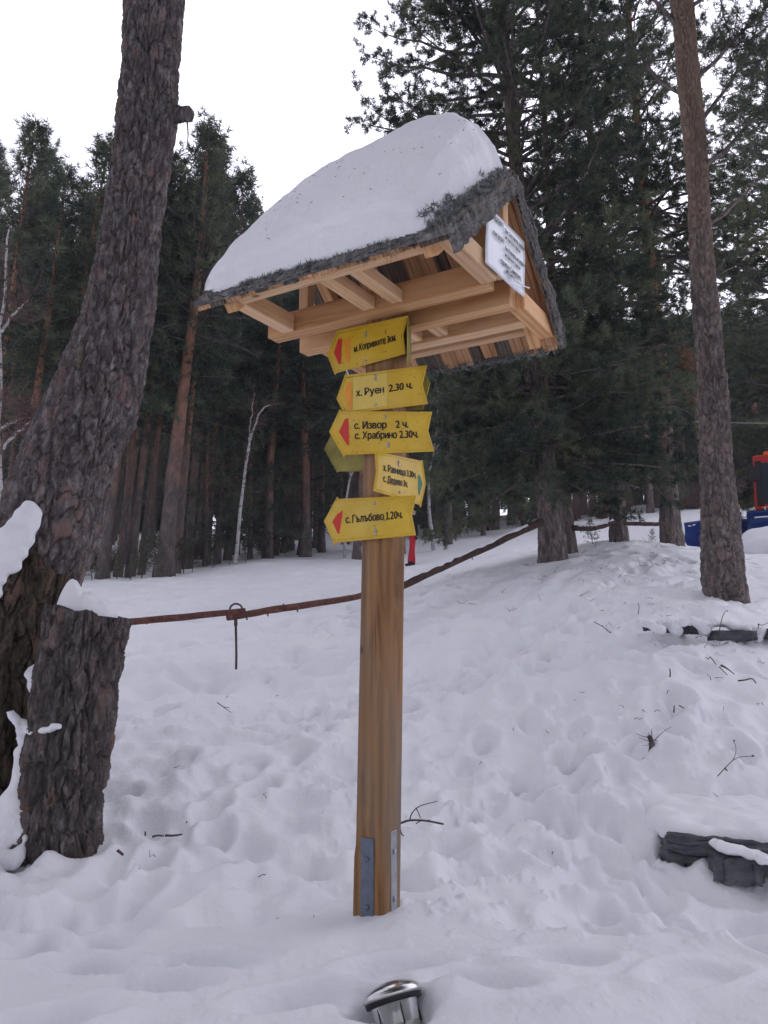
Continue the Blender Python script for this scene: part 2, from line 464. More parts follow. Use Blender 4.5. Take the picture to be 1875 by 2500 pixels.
# ------------------------------------------------------------------ the ground: one snow sheet
CTRL = [  # line of sight, distance
 (918, 2245, 3.15), (955, 2440, 2.4), (0, 2500, 2.3), (1875, 2500, 2.3), (450, 2300, 2.9), (1400, 2300, 2.9),
 (150, 2065, 4.2), (330, 2020, 4.4), (-200, 2050, 4.2), (1900, 2160, 3.7), (1640, 2150, 3.7), (1200, 2000, 4.5), (600, 2000, 4.5),
 (918, 1800, 5.7), (577, 1632, 8.0), (350, 1720, 6.5), (1000, 1640, 7.6),
 (300, 1450, 15), (700, 1480, 13), (400, 1403, 19.5), (100, 1415, 19.5), (-200, 1420, 19), (-700, 1430, 18), (575, 1385, 21), (700, 1372, 22),
 (998, 1382, 21.5), (930, 1445, 14), (1050, 1415, 16), (1180, 1350, 22), (880, 1325, 33), (1000, 1312, 38), (1300, 1277, 42), (1150, 1300, 40),
 (1775, 1462, 9), (1345, 1372, 13), (1392, 1352, 14), (1480, 1322, 15), (1560, 1322, 15.5), (1640, 1328, 16), (1240, 1385, 13),
 (1720, 1345, 17), (1900, 1350, 19), (1990, 1348, 21), (1800, 1348, 21), (1850, 1420, 12.5), (1650, 1400, 11.5), (1500, 1430, 10),
 (1600, 1240, 45), (1800, 1222, 45), (2100, 1215, 45), (1450, 1258, 43),
 (1620, 1545, 6.9), (1850, 1560, 6.5), (2050, 1580, 6.5), (1600, 1800, 5.0), (1875, 1720, 5.3), (1300, 1600, 7.3), (1150, 1480, 10), (1750, 2015, 4.1),
]
CP3 = [P(*c) for c in CTRL]
CP3 += [np.array(p) for p in [(-14, 4, -0.1), (14, 4, 0.3), (0, -3, -0.2), (-10, -6, -0.2), (10, -6, -0.1), (-25, 25, 2.9), (30, 22, 3.4),
        (0, 75, 12.0), (-40, 70, 10.5), (45, 75, 14.0), (-20, 45, 6.3), (0, 110, 16), (-70, 100, 14), (70, 110, 19)]]
CP3 = np.array(CP3)
def _tps_fit(xy, z, lam=0.004):
    n = len(xy); d = np.linalg.norm(xy[:, None] - xy[None], axis=2)
    K = np.where(d > 0, d * d * np.log(d + 1e-9), 0) + lam * np.eye(n) * np.mean(d) ** 2
    Pm = np.hstack([np.ones((n, 1)), xy])
    A = np.block([[K, Pm], [Pm.T, np.zeros((3, 3))]])
    return np.linalg.solve(A, np.concatenate([z, np.zeros(3)]))
def _warp(x, y):     # compress distance so near and far points weigh alike
    r = np.hypot(x, y) + 1e-9; s = np.log1p(r / 3.0) / r
    return np.stack([x * s, y * s], -1)
_xy = _warp(CP3[:, 0], CP3[:, 1]); _wt = _tps_fit(_xy, CP3[:, 2])
def ground(x, y):
    x = np.asarray(x, float); y = np.asarray(y, float)
    q = _warp(x.ravel(), y.ravel()); out = np.empty(len(q))
    for i in range(0, len(q), 20000):
        b = q[i:i + 20000]
        d2 = ((b[:, None] - _xy[None]) ** 2).sum(2)
        out[i:i + 20000] = (0.5 * d2 * np.log(d2 + 1e-12)) @ _wt[:-3] + _wt[-3] + b @ _wt[-2:]
    far = np.hypot(x, y).ravel()
    k = sstep(90, 140, far)
    out = out * (1 - k) + k * (18 + 0.02 * x.ravel())
    return out.reshape(x.shape)
def gz(x, y): return float(ground(np.array([x]), np.array([y]))[0])

def build_snow():
    rs = np.random.RandomState(5)
    ang = np.concatenate([np.linspace(-180, -40, 60)[:-1], np.linspace(-40, -29, 50)[:-1], np.linspace(-29, 29, 520),
                          np.linspace(29, 40, 50)[1:], np.linspace(40, 180, 60)[1:-1]])
    ds = np.concatenate([[0.05, 0.4, 0.8, 1.2, 1.5, 1.75], np.geomspace(1.9, 9, 340), np.geomspace(9.1, 24, 250), np.geomspace(24.3, 60, 70), np.geomspace(64, 900, 26)])
    A = np.radians(ang)
    X = ds[:, None] * np.sin(A)[None]; Y = ds[:, None] * np.cos(A)[None]
    Z = ground(X, Y)
    # soft lumps
    near = 1 - sstep(7, 30, ds)[:, None]
    Z += (0.06 * fbm(X * 1.5, Y * 1.5, 3, 2) + 0.022 * fbm(X * 4, Y * 3.4, 9, 2, 0.4)) * (0.25 + 0.75 * near)
    Z += 0.10 * fbm(X * 0.35, Y * 0.35, 21, 3)
    Z += 0.05 * fbm(X * 2.4, Y * 2.2, 27, 2) * (1 - sstep(3.0, 4.2, ds))[:, None]
    # cracked, crusty relief of trodden snow
    rg = np.abs(fbm(X * 3.1 + 0.4 * Y, Y * 2.6, 31, 3)); Z += 0.03 * np.minimum(rg, 0.3) * near
    # footprints and dents
    def dent(cx, cy, ra, rb, th, dep, rim, sharp=4.0):
        R = max(ra, rb) * 2.0; dc = math.hypot(cx, cy); ac = math.degrees(math.atan2(cx, cy))
        i0, i1 = np.searchsorted(ds, [dc - R, dc + R])
        w = math.degrees(R / max(dc, 0.3)) * 1.1
        j0, j1 = np.searchsorted(ang, [ac - w, ac + w])
        if i1 <= i0 or j1 <= j0: return
        x = X[i0:i1, j0:j1] - cx; y = Y[i0:i1, j0:j1] - cy
        c, s = math.cos(th), math.sin(th)
        q = ((x * c + y * s) / ra) ** 2 + ((-x * s + y * c) / rb) ** 2
        Z[i0:i1, j0:j1] += -dep / (1 + np.exp(np.clip((q - 0.8) * sharp, -30, 30))) + rim * np.exp(-((np.sqrt(q) - 1.35) / 0.28) ** 2)
    for k in range(1500):
        d = rs.uniform(3.3, 11) if k % 3 else rs.uniform(3.2, 6.5); a = math.radians(rs.uniform(-29, 29))
        x, y = d * math.sin(a), d * math.cos(a)
        if math.hypot(x - PB[0], y - PB[1]) < 0.35: continue
        s = rs.uniform(0.5, 1.3)
        dent(x, y, 0.14 * s, 0.085 * s, rs.uniform(0, 3.14), rs.uniform(0.012, 0.046) * s, rs.uniform(0.0, 0.013))
    for k in range(750):
        d = rs.uniform(7, 21); a = math.radians(rs.uniform(-29, 29)); s = rs.uniform(.8, 1.9)
        dent(d * math.sin(a), d * math.cos(a), 0.17 * s, 0.11 * s, rs.uniform(-.6, .9), rs.uniform(.02, .06) * s, rs.uniform(0, .02))
    # ski and sledge grooves running up to the right
    for (a, b, wd, dep) in [((0.0, 6.0), (2.6, 11.5), 0.10, 0.045), ((0.35, 5.9), (2.95, 11.4), 0.09, 0.04), ((-2.2, 7.0), (1.2, 8.0), 0.12, 0.05),
                            ((-2.6, 11.5), (2.4, 15.5), 0.16, 0.06), ((-3.2, 12.5), (2.0, 17.5), 0.14, 0.05), ((-5, 13), (1.5, 19.5), .15, .05)]:
        a, b = np.array(a), np.array(b); t = (b - a); ln = np.linalg.norm(t); t = t / ln
        s = (X - a[0]) * t[0] + (Y - a[1]) * t[1]
        e = -(X - a[0]) * t[1] + (Y - a[1]) * t[0] + 0.12 * np.sin(s * 0.9) + 0.04 * np.sin(s * 3.1)
        k = sstep(-0.6, 0.4, s) * (1 - sstep(ln - 0.4, ln + 0.6, s))
        Z += k * (-dep * np.exp(-(e / wd) ** 2) + 0.35 * dep * np.exp(-((np.abs(e) - 2 * wd) / wd) ** 2)) * (1 + 1.2 * vnoise(s * 5, s * 0, 5))
    # settle the surface: wind and thaw round every edge
    for it in range(16):
        Zs = Z.copy()
        Zs[1:-1] = 0.25 * Z[:-2] + 0.5 * Z[1:-1] + 0.25 * Z[2:]
        Zs = 0.25 * np.roll(Zs, 1, 1) + 0.5 * Zs + 0.25 * np.roll(Zs, -1, 1)
        k = (sstep(1.9, 2.1, ds) * (1 - (sstep(6, 14, ds) if it < 7 else sstep(3.2, 4.6, ds))) * 0.95)[:, None]; Z = Z * (1 - k) + Zs * k
    # trails of steps
    for (a, b, n, dep) in [((-0.6, 2.6), (-1.9, 3.4), 5, .05), ((1.1, 3.1), (0.5, 5.9), 9, .06), ((2.6, 5.8), (1.0, 7.6), 8, .06), ((-1.0, 6.2), (2.2, 7.4), 11, .06), ((-2.4, 5.2), (-0.6, 9.6), 13, .06), ((-1.3, 3.0), (-0.2, 7.5), 14, 0.07), ((1.4, 2.6), (0.9, 8.5), 17, 0.06), ((-1.6, 5.0), (2.8, 9.0), 16, 0.06),
                           ((0.3, 4.2), (1.7, 5.2), 7, 0.07), ((-0.9, 2.3), (1.2, 2.7), 7, 0.05), ((2.0, 3.2), (1.9, 7.0), 10, 0.08),
                           ((-3.0, 8.5), (1.0, 12), 16, 0.06), ((-4, 11), (3, 16), 22, 0.06), ((0.6, 9), (1.6, 15), 14, .07), ((1.3, 7.2), (4.6, 13), 18, .08)]:
        a, b = np.array(a), np.array(b); t = (b - a) / np.linalg.norm(b - a); pn = np.array([-t[1], t[0]])
        for i in range(n):
            q = a + (b - a) * (i + rs.uniform(-.2, .2)) / n + pn * (0.1 if i % 2 else -0.1) * rs.uniform(.6, 1.5)
            dent(q[0], q[1], 0.16, 0.085, math.atan2(t[1], t[0]) + rs.uniform(-.3, .3), dep * rs.uniform(.6, 1.1), 0.016, 9.0)
    # broken crumbs and small clods over the trodden part
    Z += 0.024 * np.maximum(0, fbm(X * 16, Y * 13, 51, 3, 0.6) - 0.12) * near * (0.4 + 1.6 * sstep(-.1, .3, fbm(X * 1.1, Y * 1.1, 53, 2)))
    # snow heaped at the foot of the post, hollow round the stump
    r = np.hypot(X - PB[0], Y - PB[1]); Z += 0.03 * np.exp(-(r / 0.35) ** 2)
    lp = P(955, 2440, 2.4); r = np.hypot(X - lp[0], Y - lp[1]); r2 = np.hypot(X - lp[0] + 0.01, Y - lp[1] + 0.10); Z -= 0.13 * np.exp(-(r2 / 0.115) ** 4); r3 = np.hypot(X - lp[0] - 0.16, Y - lp[1] + 0.05); Z += 0.05 * np.exp(-(r3 / 0.10) ** 2)
    m, n = X.shape
    i = np.arange(m - 1)[:, None] * n; j = np.arange(n)[None]; j2 = (j + 1) % n
    Q = np.stack([i + j, i + j2, i + n + j2, i + n + j], -1).reshape(-1, 4)
    me = mk_mesh('snow_ground', np.stack([X, Y, Z], -1).reshape(-1, 3), [Q[:, ::-1]], True)
    o = link('snow_ground', me, M_snow)
    tag(o, 'trodden white snow rising towards the forest', None, kind='structure')
build_snow()

# ------------------------------------------------------------------ bark
def bark_tube(pts, radii, nu, nv, pw=0.07, ph=0.16, depth=0.02, seed=0, lump=0.04, flake=0.5, jag=0.0, squash=None):
    """a trunk whose bark is real relief: plates parted by fissures. Returns V, faces, tone, height fraction"""
    pts = np.asarray(pts, float); radii = np.asarray(radii, float)
    path = spline(pts, nv); R = np.interp(np.linspace(0, 1, nv), np.linspace(0, 1, len(radii)), radii)
    T = np.gradient(path, axis=0); T /= np.linalg.norm(T, axis=1, keepdims=True)
    s = np.concatenate([[0], np.cumsum(np.linalg.norm(np.diff(path, axis=0), axis=1))])
    a = np.arange(nu) * 2 * np.pi / nu
    x = np.array([1.0, 0, 0]); X = np.empty((nv, 3)); Yv = np.empty((nv, 3))
    for k in range(nv):
        x = x - T[k] * (x @ T[k]); x /= np.linalg.norm(x); X[k] = x; Yv[k] = np.cross(T[k], x)
    Rm = float(np.mean(R)); nc = max(6, int(round(2 * np.pi * Rm / pw)))
    S, Aa = np.meshgrid(s, a, indexing='ij')
    ca, sa = np.cos(Aa), np.sin(Aa)
    wob = 0.8 * fbm(S / ph * 0.5 + 3.1 * ca, 3.1 * sa + S / ph * 0.15, seed + 5, 3)
    gu = Aa / (2 * np.pi) * nc + wob; gv = S / ph + 0.6 * fbm(2.2 * ca + S, 2.2 * sa, seed + 8, 2)
    kx, ky = ca * nc / 6.283, sa * nc / 6.283
    gu = gu + 0.42 * fbm(kx * 1.9 + gv * 0.9, ky * 1.9 + gv * 1.3, seed + 61, 3, 0.6); gv = gv + 0.30 * fbm(kx * 2.3 - gv * 1.1, ky * 2.3 + gv, seed + 67, 3, 0.6)
    def vor(gu, gv, nc, sd):
        iu, iv = np.floor(gu), np.floor(gv)
        f1 = np.full(gu.shape, 9.0); f2 = np.full(gu.shape, 9.0); cid = np.zeros(gu.shape)
        for du in (-1, 0, 1):
            for dv in (-1, 0, 1):
                cu, cv = iu + du, iv + dv; cw = np.mod(cu, nc)
                d = np.hypot(cu + 0.08 + 0.84 * _h(cw, cv, sd + 1) - gu, cv + 0.08 + 0.84 * _h(cw, cv, sd + 2) - gv); idd = _h(cw, cv, sd + 3)
                c = d < f1
                f2 = np.where(c, f1, np.minimum(f2, d)); cid = np.where(c, idd, cid); f1 = np.where(c, d, f1)
        return f2 - f1, cid
    e, cid = vor(gu, gv, nc, seed)
    e2, cid2 = vor(gu * 3, gv * 2.2, nc * 3, seed + 70)
    fine = fbm(gu * 2.3, gv * 2.6, seed + 20, 4, 0.6)
    strand = fbm(gu * 6.5, gv * 1.2, seed + 30, 3, 0.6)
    edge = sstep(0.0, 0.20, e + 0.05 * fine) * (0.78 + 0.22 * sstep(0.0, 0.5, e))
    flk = np.floor((cid2 * 0.6 + 0.4 * (fine + 0.8)) * 5) / 5
    disp = depth * (edge - 1.0 + 0.5 * (cid - 0.5) * edge + flake * 0.75 * (flk - 0.5) + 0.25 * sstep(0, 0.25, e2) - 0.25 + 0.40 * strand)
    low = lump * (fbm(1.3 * np.cos(Aa) + S * 0.8, 1.3 * np.sin(Aa) + 3, seed + 40, 3))
    rr = R[:, None] * (1 + low / max(Rm, 1e-3)) + disp
    if squash is not None: rr = rr * squash(Aa, S)
    V = path[:, None] + rr[..., None] * (np.cos(Aa)[..., None] * X[:, None] + np.sin(Aa)[..., None] * Yv[:, None])
    if jag:
        V[-1, :, :] += T[-1] * (jag * fbm(gu[-1] * 0.7, gv[-1] * 0, seed + 50, 3))[:, None]
    tone = np.clip(0.5 + 0.45 * (cid - 0.5) + 0.40 * (cid2 - 0.5) + 0.4 * fine, 0, 1)
    i = np.arange(nv - 1)[:, None] * nu; j = np.arange(nu)[None]; j2 = (j + 1) % nu
    Q = np.stack([i + j, i + j2, i + nu + j2, i + nu + j], -1).reshape(-1, 4)
    V = V.reshape(-1, 3); faces = [Q]
    c = len(V); V = np.vstack([V, path[-1] - T[-1] * 0.01])
    faces.append(np.stack([np.full(nu, c), np.arange(nu) + (nv - 1) * nu, (np.arange(nu) + 1) % nu + (nv - 1) * nu], -1)[:, [0, 1, 2]])
    tone = np.append(tone.ravel(), 0.4); up = np.append((S / s[-1]).ravel(), 1.0)
    return V, faces, tone, up
def edges_path(rows, Y):
    """rows: (y, left edge, right edge) of a trunk at forward distance Y"""
    pts, rr = [], []
    for k, (y, xl, xr) in enumerate(rows):
        p = P((xl + xr) / 2, y, Y if not callable(Y) else Y(y)); pts.append(p); rr.append((xr - xl) / 2 * zdepth(p) / F)
    pts = np.array(pts); T = np.gradient(pts, axis=0); T /= np.linalg.norm(T, axis=1, keepdims=True)
    return pts, np.array(rr) * np.sqrt(1 - T[:, 0] ** 2)
def bark_obj(name, pts, rr, nu, nv, mat, parent, **kw):
    V, Fc, tone, up = bark_tube(pts, rr, nu, nv, **kw)
    return link(name, mk_mesh(name, V, Fc, True, dict(tone=tone, up=up)), mat, parent)

# ---- the leaning old pine at the left edge
rows = [(2150, -170, 100), (2000, -165, 110), (1750, -140, 128), (1550, -105, 150), (1420, -60, 196), (1300, -18, 248), (1200, 22, 272), (1100, 64, 300),
        (1000, 108, 332), (900, 150, 352), (800, 188, 365), (700, 212, 377), (600, 232, 388), (500, 252, 402), (400, 271, 420), (300, 281, 434),
        (200, 287, 437), (100, 292, 440), (0, 296, 447), (-150, 306, 452), (-400, 318, 460), (-900, 340, 475)]
pts, rr = edges_path(rows, 4.85)
base = np.array([pts[0][0], pts[0][1], gz(pts[0][0], pts[0][1])])
old = thing('pine_tree', base, 'thick leaning old pine with flaking grey bark, rising behind the sawn stump', 'tree')
bark_obj('trunk', pts, rr * 0.93, 330, 900, M_bark, old, pw=0.062, ph=0.15, depth=0.026, seed=11, lump=0.05)
p0 = P(432, 280, 4.85); p1 = P(463, 279, 4.8)
bark_obj('branch_stub', [p0 - (p1 - p0) * 2, p0, (p0 + p1) / 2 + [0, 0, .0], p1], [0.062, 0.058, 0.05, 0.052], 60, 50, M_bark, old, pw=0.03, ph=0.05, depth=0.008, seed=4, lump=0.01)
tube('hanging_twig', spline([P(457, 300, 4.8), P(459, 330, 4.8), P(456, 362, 4.8)], 8), np.linspace(0.006, 0.003, 8), M_branch, old, 5)
rows = [(2150, -120, 60), (2000, -115, 52), (1850, -110, 62), (1700, -105, 80), (1560, -90, 115), (1460, -60, 132), (1390, -20, 128), (1345, 30, 112)]
pts, rr = edges_path(rows, 4.62)
bark_obj('dead_stem', pts, rr, 200, 330, M_dead, old, pw=0.10, ph=0.22, depth=0.035, seed=23, lump=0.09, flake=0.8)
rows = [(1960, 70, 135), (1800, 60, 140), (1640, 60, 135), (1500, 85, 150), (1400, 110, 170)]
pts, rr = edges_path(rows, 4.62)
bark_obj('inner_wood', pts, rr, 120, 220, M_dead, old, pw=0.09, ph=0.3, depth=0.03, seed=29, lump=0.06, flake=0.8)
# ---- the sawn stump beside it
rows = [(2120, 55, 240), (2060, 58, 240), (2000, 62, 236), (1900, 66, 246), (1800, 76, 258), (1700, 88, 275), (1600, 102, 292), (1540, 110, 302), (1497, 114, 314)]
pts, rr = edges_path(rows, 4.25)
stump = thing('tree_stump', [pts[1][0], pts[1][1], gz(pts[1][0], pts[1][1])], 'tall sawn tree stump with dark ridged bark and a cap of snow on top', 'stump')
bark_obj('trunk', pts, rr, 300, 420, M_stump, stump, pw=0.06, ph=0.19, depth=0.03, seed=37, lump=0.06, flake=0.6, jag=0.05)
rows = [(2080, 20, 90), (2040, 28, 100), (2000, 60, 110), (1960, 80, 130)]
pts, rr = edges_path(rows, 4.15)
bark_obj('root', pts, rr, 90, 80, M_stump, stump, pw=0.06, ph=0.1, depth=0.015, seed=47, lump=0.03)

# ---- lumps of snow
def blob(name, pts, ra, rb, label, cat, parent=None, seed=0, flat=0.6, n=40, m=36, amp=0.03, out=None, group=None):
    """a soft heap of snow along a path; ra across, rb in height"""
    path = spline(pts, m) if len(pts) > 2 else np.linspace(pts[0], pts[1], m)
    t = np.linspace(0, 1, m); prof = np.sqrt(np.clip(1 - (2 * t - 1) ** 4, 0, 1)) + 0.001
    A_ = np.interp(t, np.linspace(0, 1, len(np.atleast_1d(ra))), np.atleast_1d(ra)) * prof
    B_ = np.interp(t, np.linspace(0, 1, len(np.atleast_1d(rb))), np.atleast_1d(rb)) * prof
    T = np.gradient(path, axis=0); T /= np.linalg.norm(T, axis=1, keepdims=True)
    upv = np.array(out if out is not None else (0, 0, 1.0), float)
    Zv = upv - T * (T @ upv)[:, None]; Zv /= np.linalg.norm(Zv, axis=1, keepdims=True) + 1e-9
    Xv = np.cross(T, Zv)
    a = np.arange(n) * 2 * np.pi / n
    ca, sa = np.cos(a), np.sin(a); sa2 = np.where(sa > 0, sa, sa * flat)
    S, A = np.meshgrid(t * m * 0.12, a, indexing='ij')
    nz = 1 + amp * 8 * fbm(S * 1.3 + 2 * np.cos(A), S + 2 * np.sin(A), seed, 4)
    V = path[:, None] + (A_[:, None] * ca[None] * nz)[..., None] * Xv[:, None] + (B_[:, None] * sa2[None] * nz)[..., None] * Zv[:, None]
    i = np.arange(m - 1)[:, None] * n; j = np.arange(n)[None]; j2 = (j + 1) % n
    Q = np.stack([i + j, i + j2, i + n + j2, i + n + j], -1).reshape(-1, 4)
    me = mk_mesh(name, V.reshape(-1, 3), [Q, np.arange(n)[::-1][None], (np.arange(n) + (m - 1) * n)[None]], True)
    o = link(name, me, M_snow, parent)
    if cat: tag(o, label, cat, group)
    return o
def snow_lump(name, balls, label, cat='snow', vox=0.012, sm=8, group=None):
    """lumpy snow: many small clods grown together"""
    bm = bmesh.new()
    for c, r in balls:
        bmesh.ops.create_icosphere(bm, subdivisions=2, radius=float(r), matrix=Matrix.Translation(Vector([float(q) for q in c])))
    me = bpy.data.meshes.new(name); bm.to_mesh(me); bm.free()
    o = bpy.data.objects.new(name, me); COL.objects.link(o)
    md = o.modifiers.new('r', 'REMESH'); md.mode = 'VOXEL'; md.voxel_size = vox
    md = o.modifiers.new('s', 'SMOOTH'); md.factor = 0.6; md.iterations = sm
    m2 = bpy.data.meshes.new_from_object(o.evaluated_get(bpy.context.evaluated_depsgraph_get())); m2.name = name
    bpy.data.objects.remove(o); bpy.data.meshes.remove(me)
    m2.polygons.foreach_set('use_smooth', np.ones(len(m2.polygons), bool))
    return tag(link(name, m2, M_snow), label, cat, group)
def path_balls(pts, widths, rr_, n, seed, out, squash=0.35):
    rs = np.random.RandomState(seed); p = spline(pts, 60); w = np.interp(np.linspace(0, 1, 60), np.linspace(0, 1, len(widths)), widths); B = []
    T = np.gradient(p, axis=0); T /= np.linalg.norm(T, axis=1, keepdims=True); o = np.array(out, float); o /= np.linalg.norm(o)
    for k in range(n):
        i = rs.randint(0, 60); sd = np.cross(T[i], o); sd /= np.linalg.norm(sd); f = rs.uniform(-1, 1)
        B.append((p[i] + sd * w[i] * f + o * rs.uniform(-.02, .015), rr_ * rs.uniform(.6, 1.15) * (1 - .45 * abs(f))))
    return B
# cap on the stump: a disc with a peak at the left
def stump_cap():
    c = P(212, 1500, 4.27); R0 = 0.193
    nr, na = 26, 72
    r = np.linspace(0, 1, nr)[:, None]; a = (np.arange(na) * 2 * np.pi / na)[None]
    rimr = R0 * (0.93 + 0.16 * fbm(1.6 * np.cos(a), 1.6 * np.sin(a), 71, 3))
    x = r * rimr * np.cos(a); y = r * rimr * np.sin(a) * 0.9
    h = 0.085 * np.sqrt(np.clip(1 - r ** 3.0, 0, 1)) * np.ones_like(a)
    h = h + 0.115 * np.exp(-(((x + 0.105) / 0.062) ** 2 + ((y - 0.02) / 0.1) ** 2)) * (1 - r ** 4) + 0.05 * fbm(x * 9 + 3, y * 9, 73, 4) * (1 - r ** 3)
    h = h + 0.02 - 0.06 * r ** 6 + 0.01 * (x > 0)
    V = np.stack([c[0] + x, c[1] + y, c[2] + h - 0.02], -1).reshape(-1, 3)
    i = np.arange(nr - 1)[:, None] * na; j = np.arange(na)[None]; j2 = (j + 1) % na
    Q = np.stack([i + j, i + na + j, i + na + j2, i + j2], -1).reshape(-1, 4)
    tag(link('snow_heap', mk_mesh('snow_heap', V, [Q], True), M_snow), 'peaked cap of white snow on the sawn stump', 'snow')
stump_cap()
snow_lump('snow_patch', path_balls([P(78, 1238, 4.42), P(55, 1285, 4.40), P(20, 1345, 4.36), P(-30, 1410, 4.34), P(-90, 1480, 4.32)], [.03, .075, .095, .10, .10], .062, 120, 3, (.3, -.8, .5)), 'long slanting bank of snow resting high on the leaning pine')
snow_lump('snow_patch', path_balls([P(74, 1630, 4.40), P(84, 1652, 4.38), P(88, 1692, 4.36)], [.045, .05, .018], .036, 40, 8, (0, -.8, .6)), 'small snow patch wedged between dead stem and stump')
snow_lump('snow_patch', path_balls([P(22, 1738, 4.25), P(60, 1775, 4.21), P(100, 1785, 4.08), P(146, 1770, 3.99)], [.012, .045, .02, .003], .022, 90, 12, (0, -.7, .7)) + path_balls([P(60, 1775, 4.21), P(64, 1840, 4.22)], [.05, .03], .028, 35, 13, (0, -.7, .7)), 'star shaped snow patch lodged halfway up the stump fork')
snow_lump('snow_strip', path_balls([P(62, 1830, 4.23), P(58, 1890, 4.22), P(48, 1940, 4.2), P(28, 1990, 4.15), P(0, 2050, 4.1), P(-60, 2110, 4.05)], [.03, .035, .06, .11, .16, .2], .05, 230, 15, (0, -.7, .7)), 'snow running down the cleft to the ground left of the stump')

# ------------------------------------------------------------------ pines
def needles_arrays(pos, dirs, tone, nb, ln, wd, rs, spread=0.9, fwd=0.6):
    n = len(pos); N = n * nb
    p = np.repeat(pos, nb, 0); d = np.repeat(dirs, nb, 0)
    r = rs.normal(size=(N, 3)); r /= np.linalg.norm(r, axis=1, keepdims=True)
    d = d * fwd + r * spread; d /= np.linalg.norm(d, axis=1, keepdims=True)
    s = np.cross(d, rs.normal(size=(N, 3))); s /= np.linalg.norm(s, axis=1, keepdims=True)
    l = ln * rs.uniform(0.7, 1.15, (N, 1)); w = wd * rs.uniform(0.7, 1.2, (N, 1))
    o = p + d * 0.1 * l
    V = np.stack([o - s * w * 0.5, o + s * w * 0.5, o + d * l], 1).reshape(-1, 3)
    Tt = np.clip(np.repeat(tone, nb) + rs.normal(0, 0.10, N), 0, 1)
    return V, np.arange(N * 3).reshape(-1, 3), np.repeat(Tt, 3)
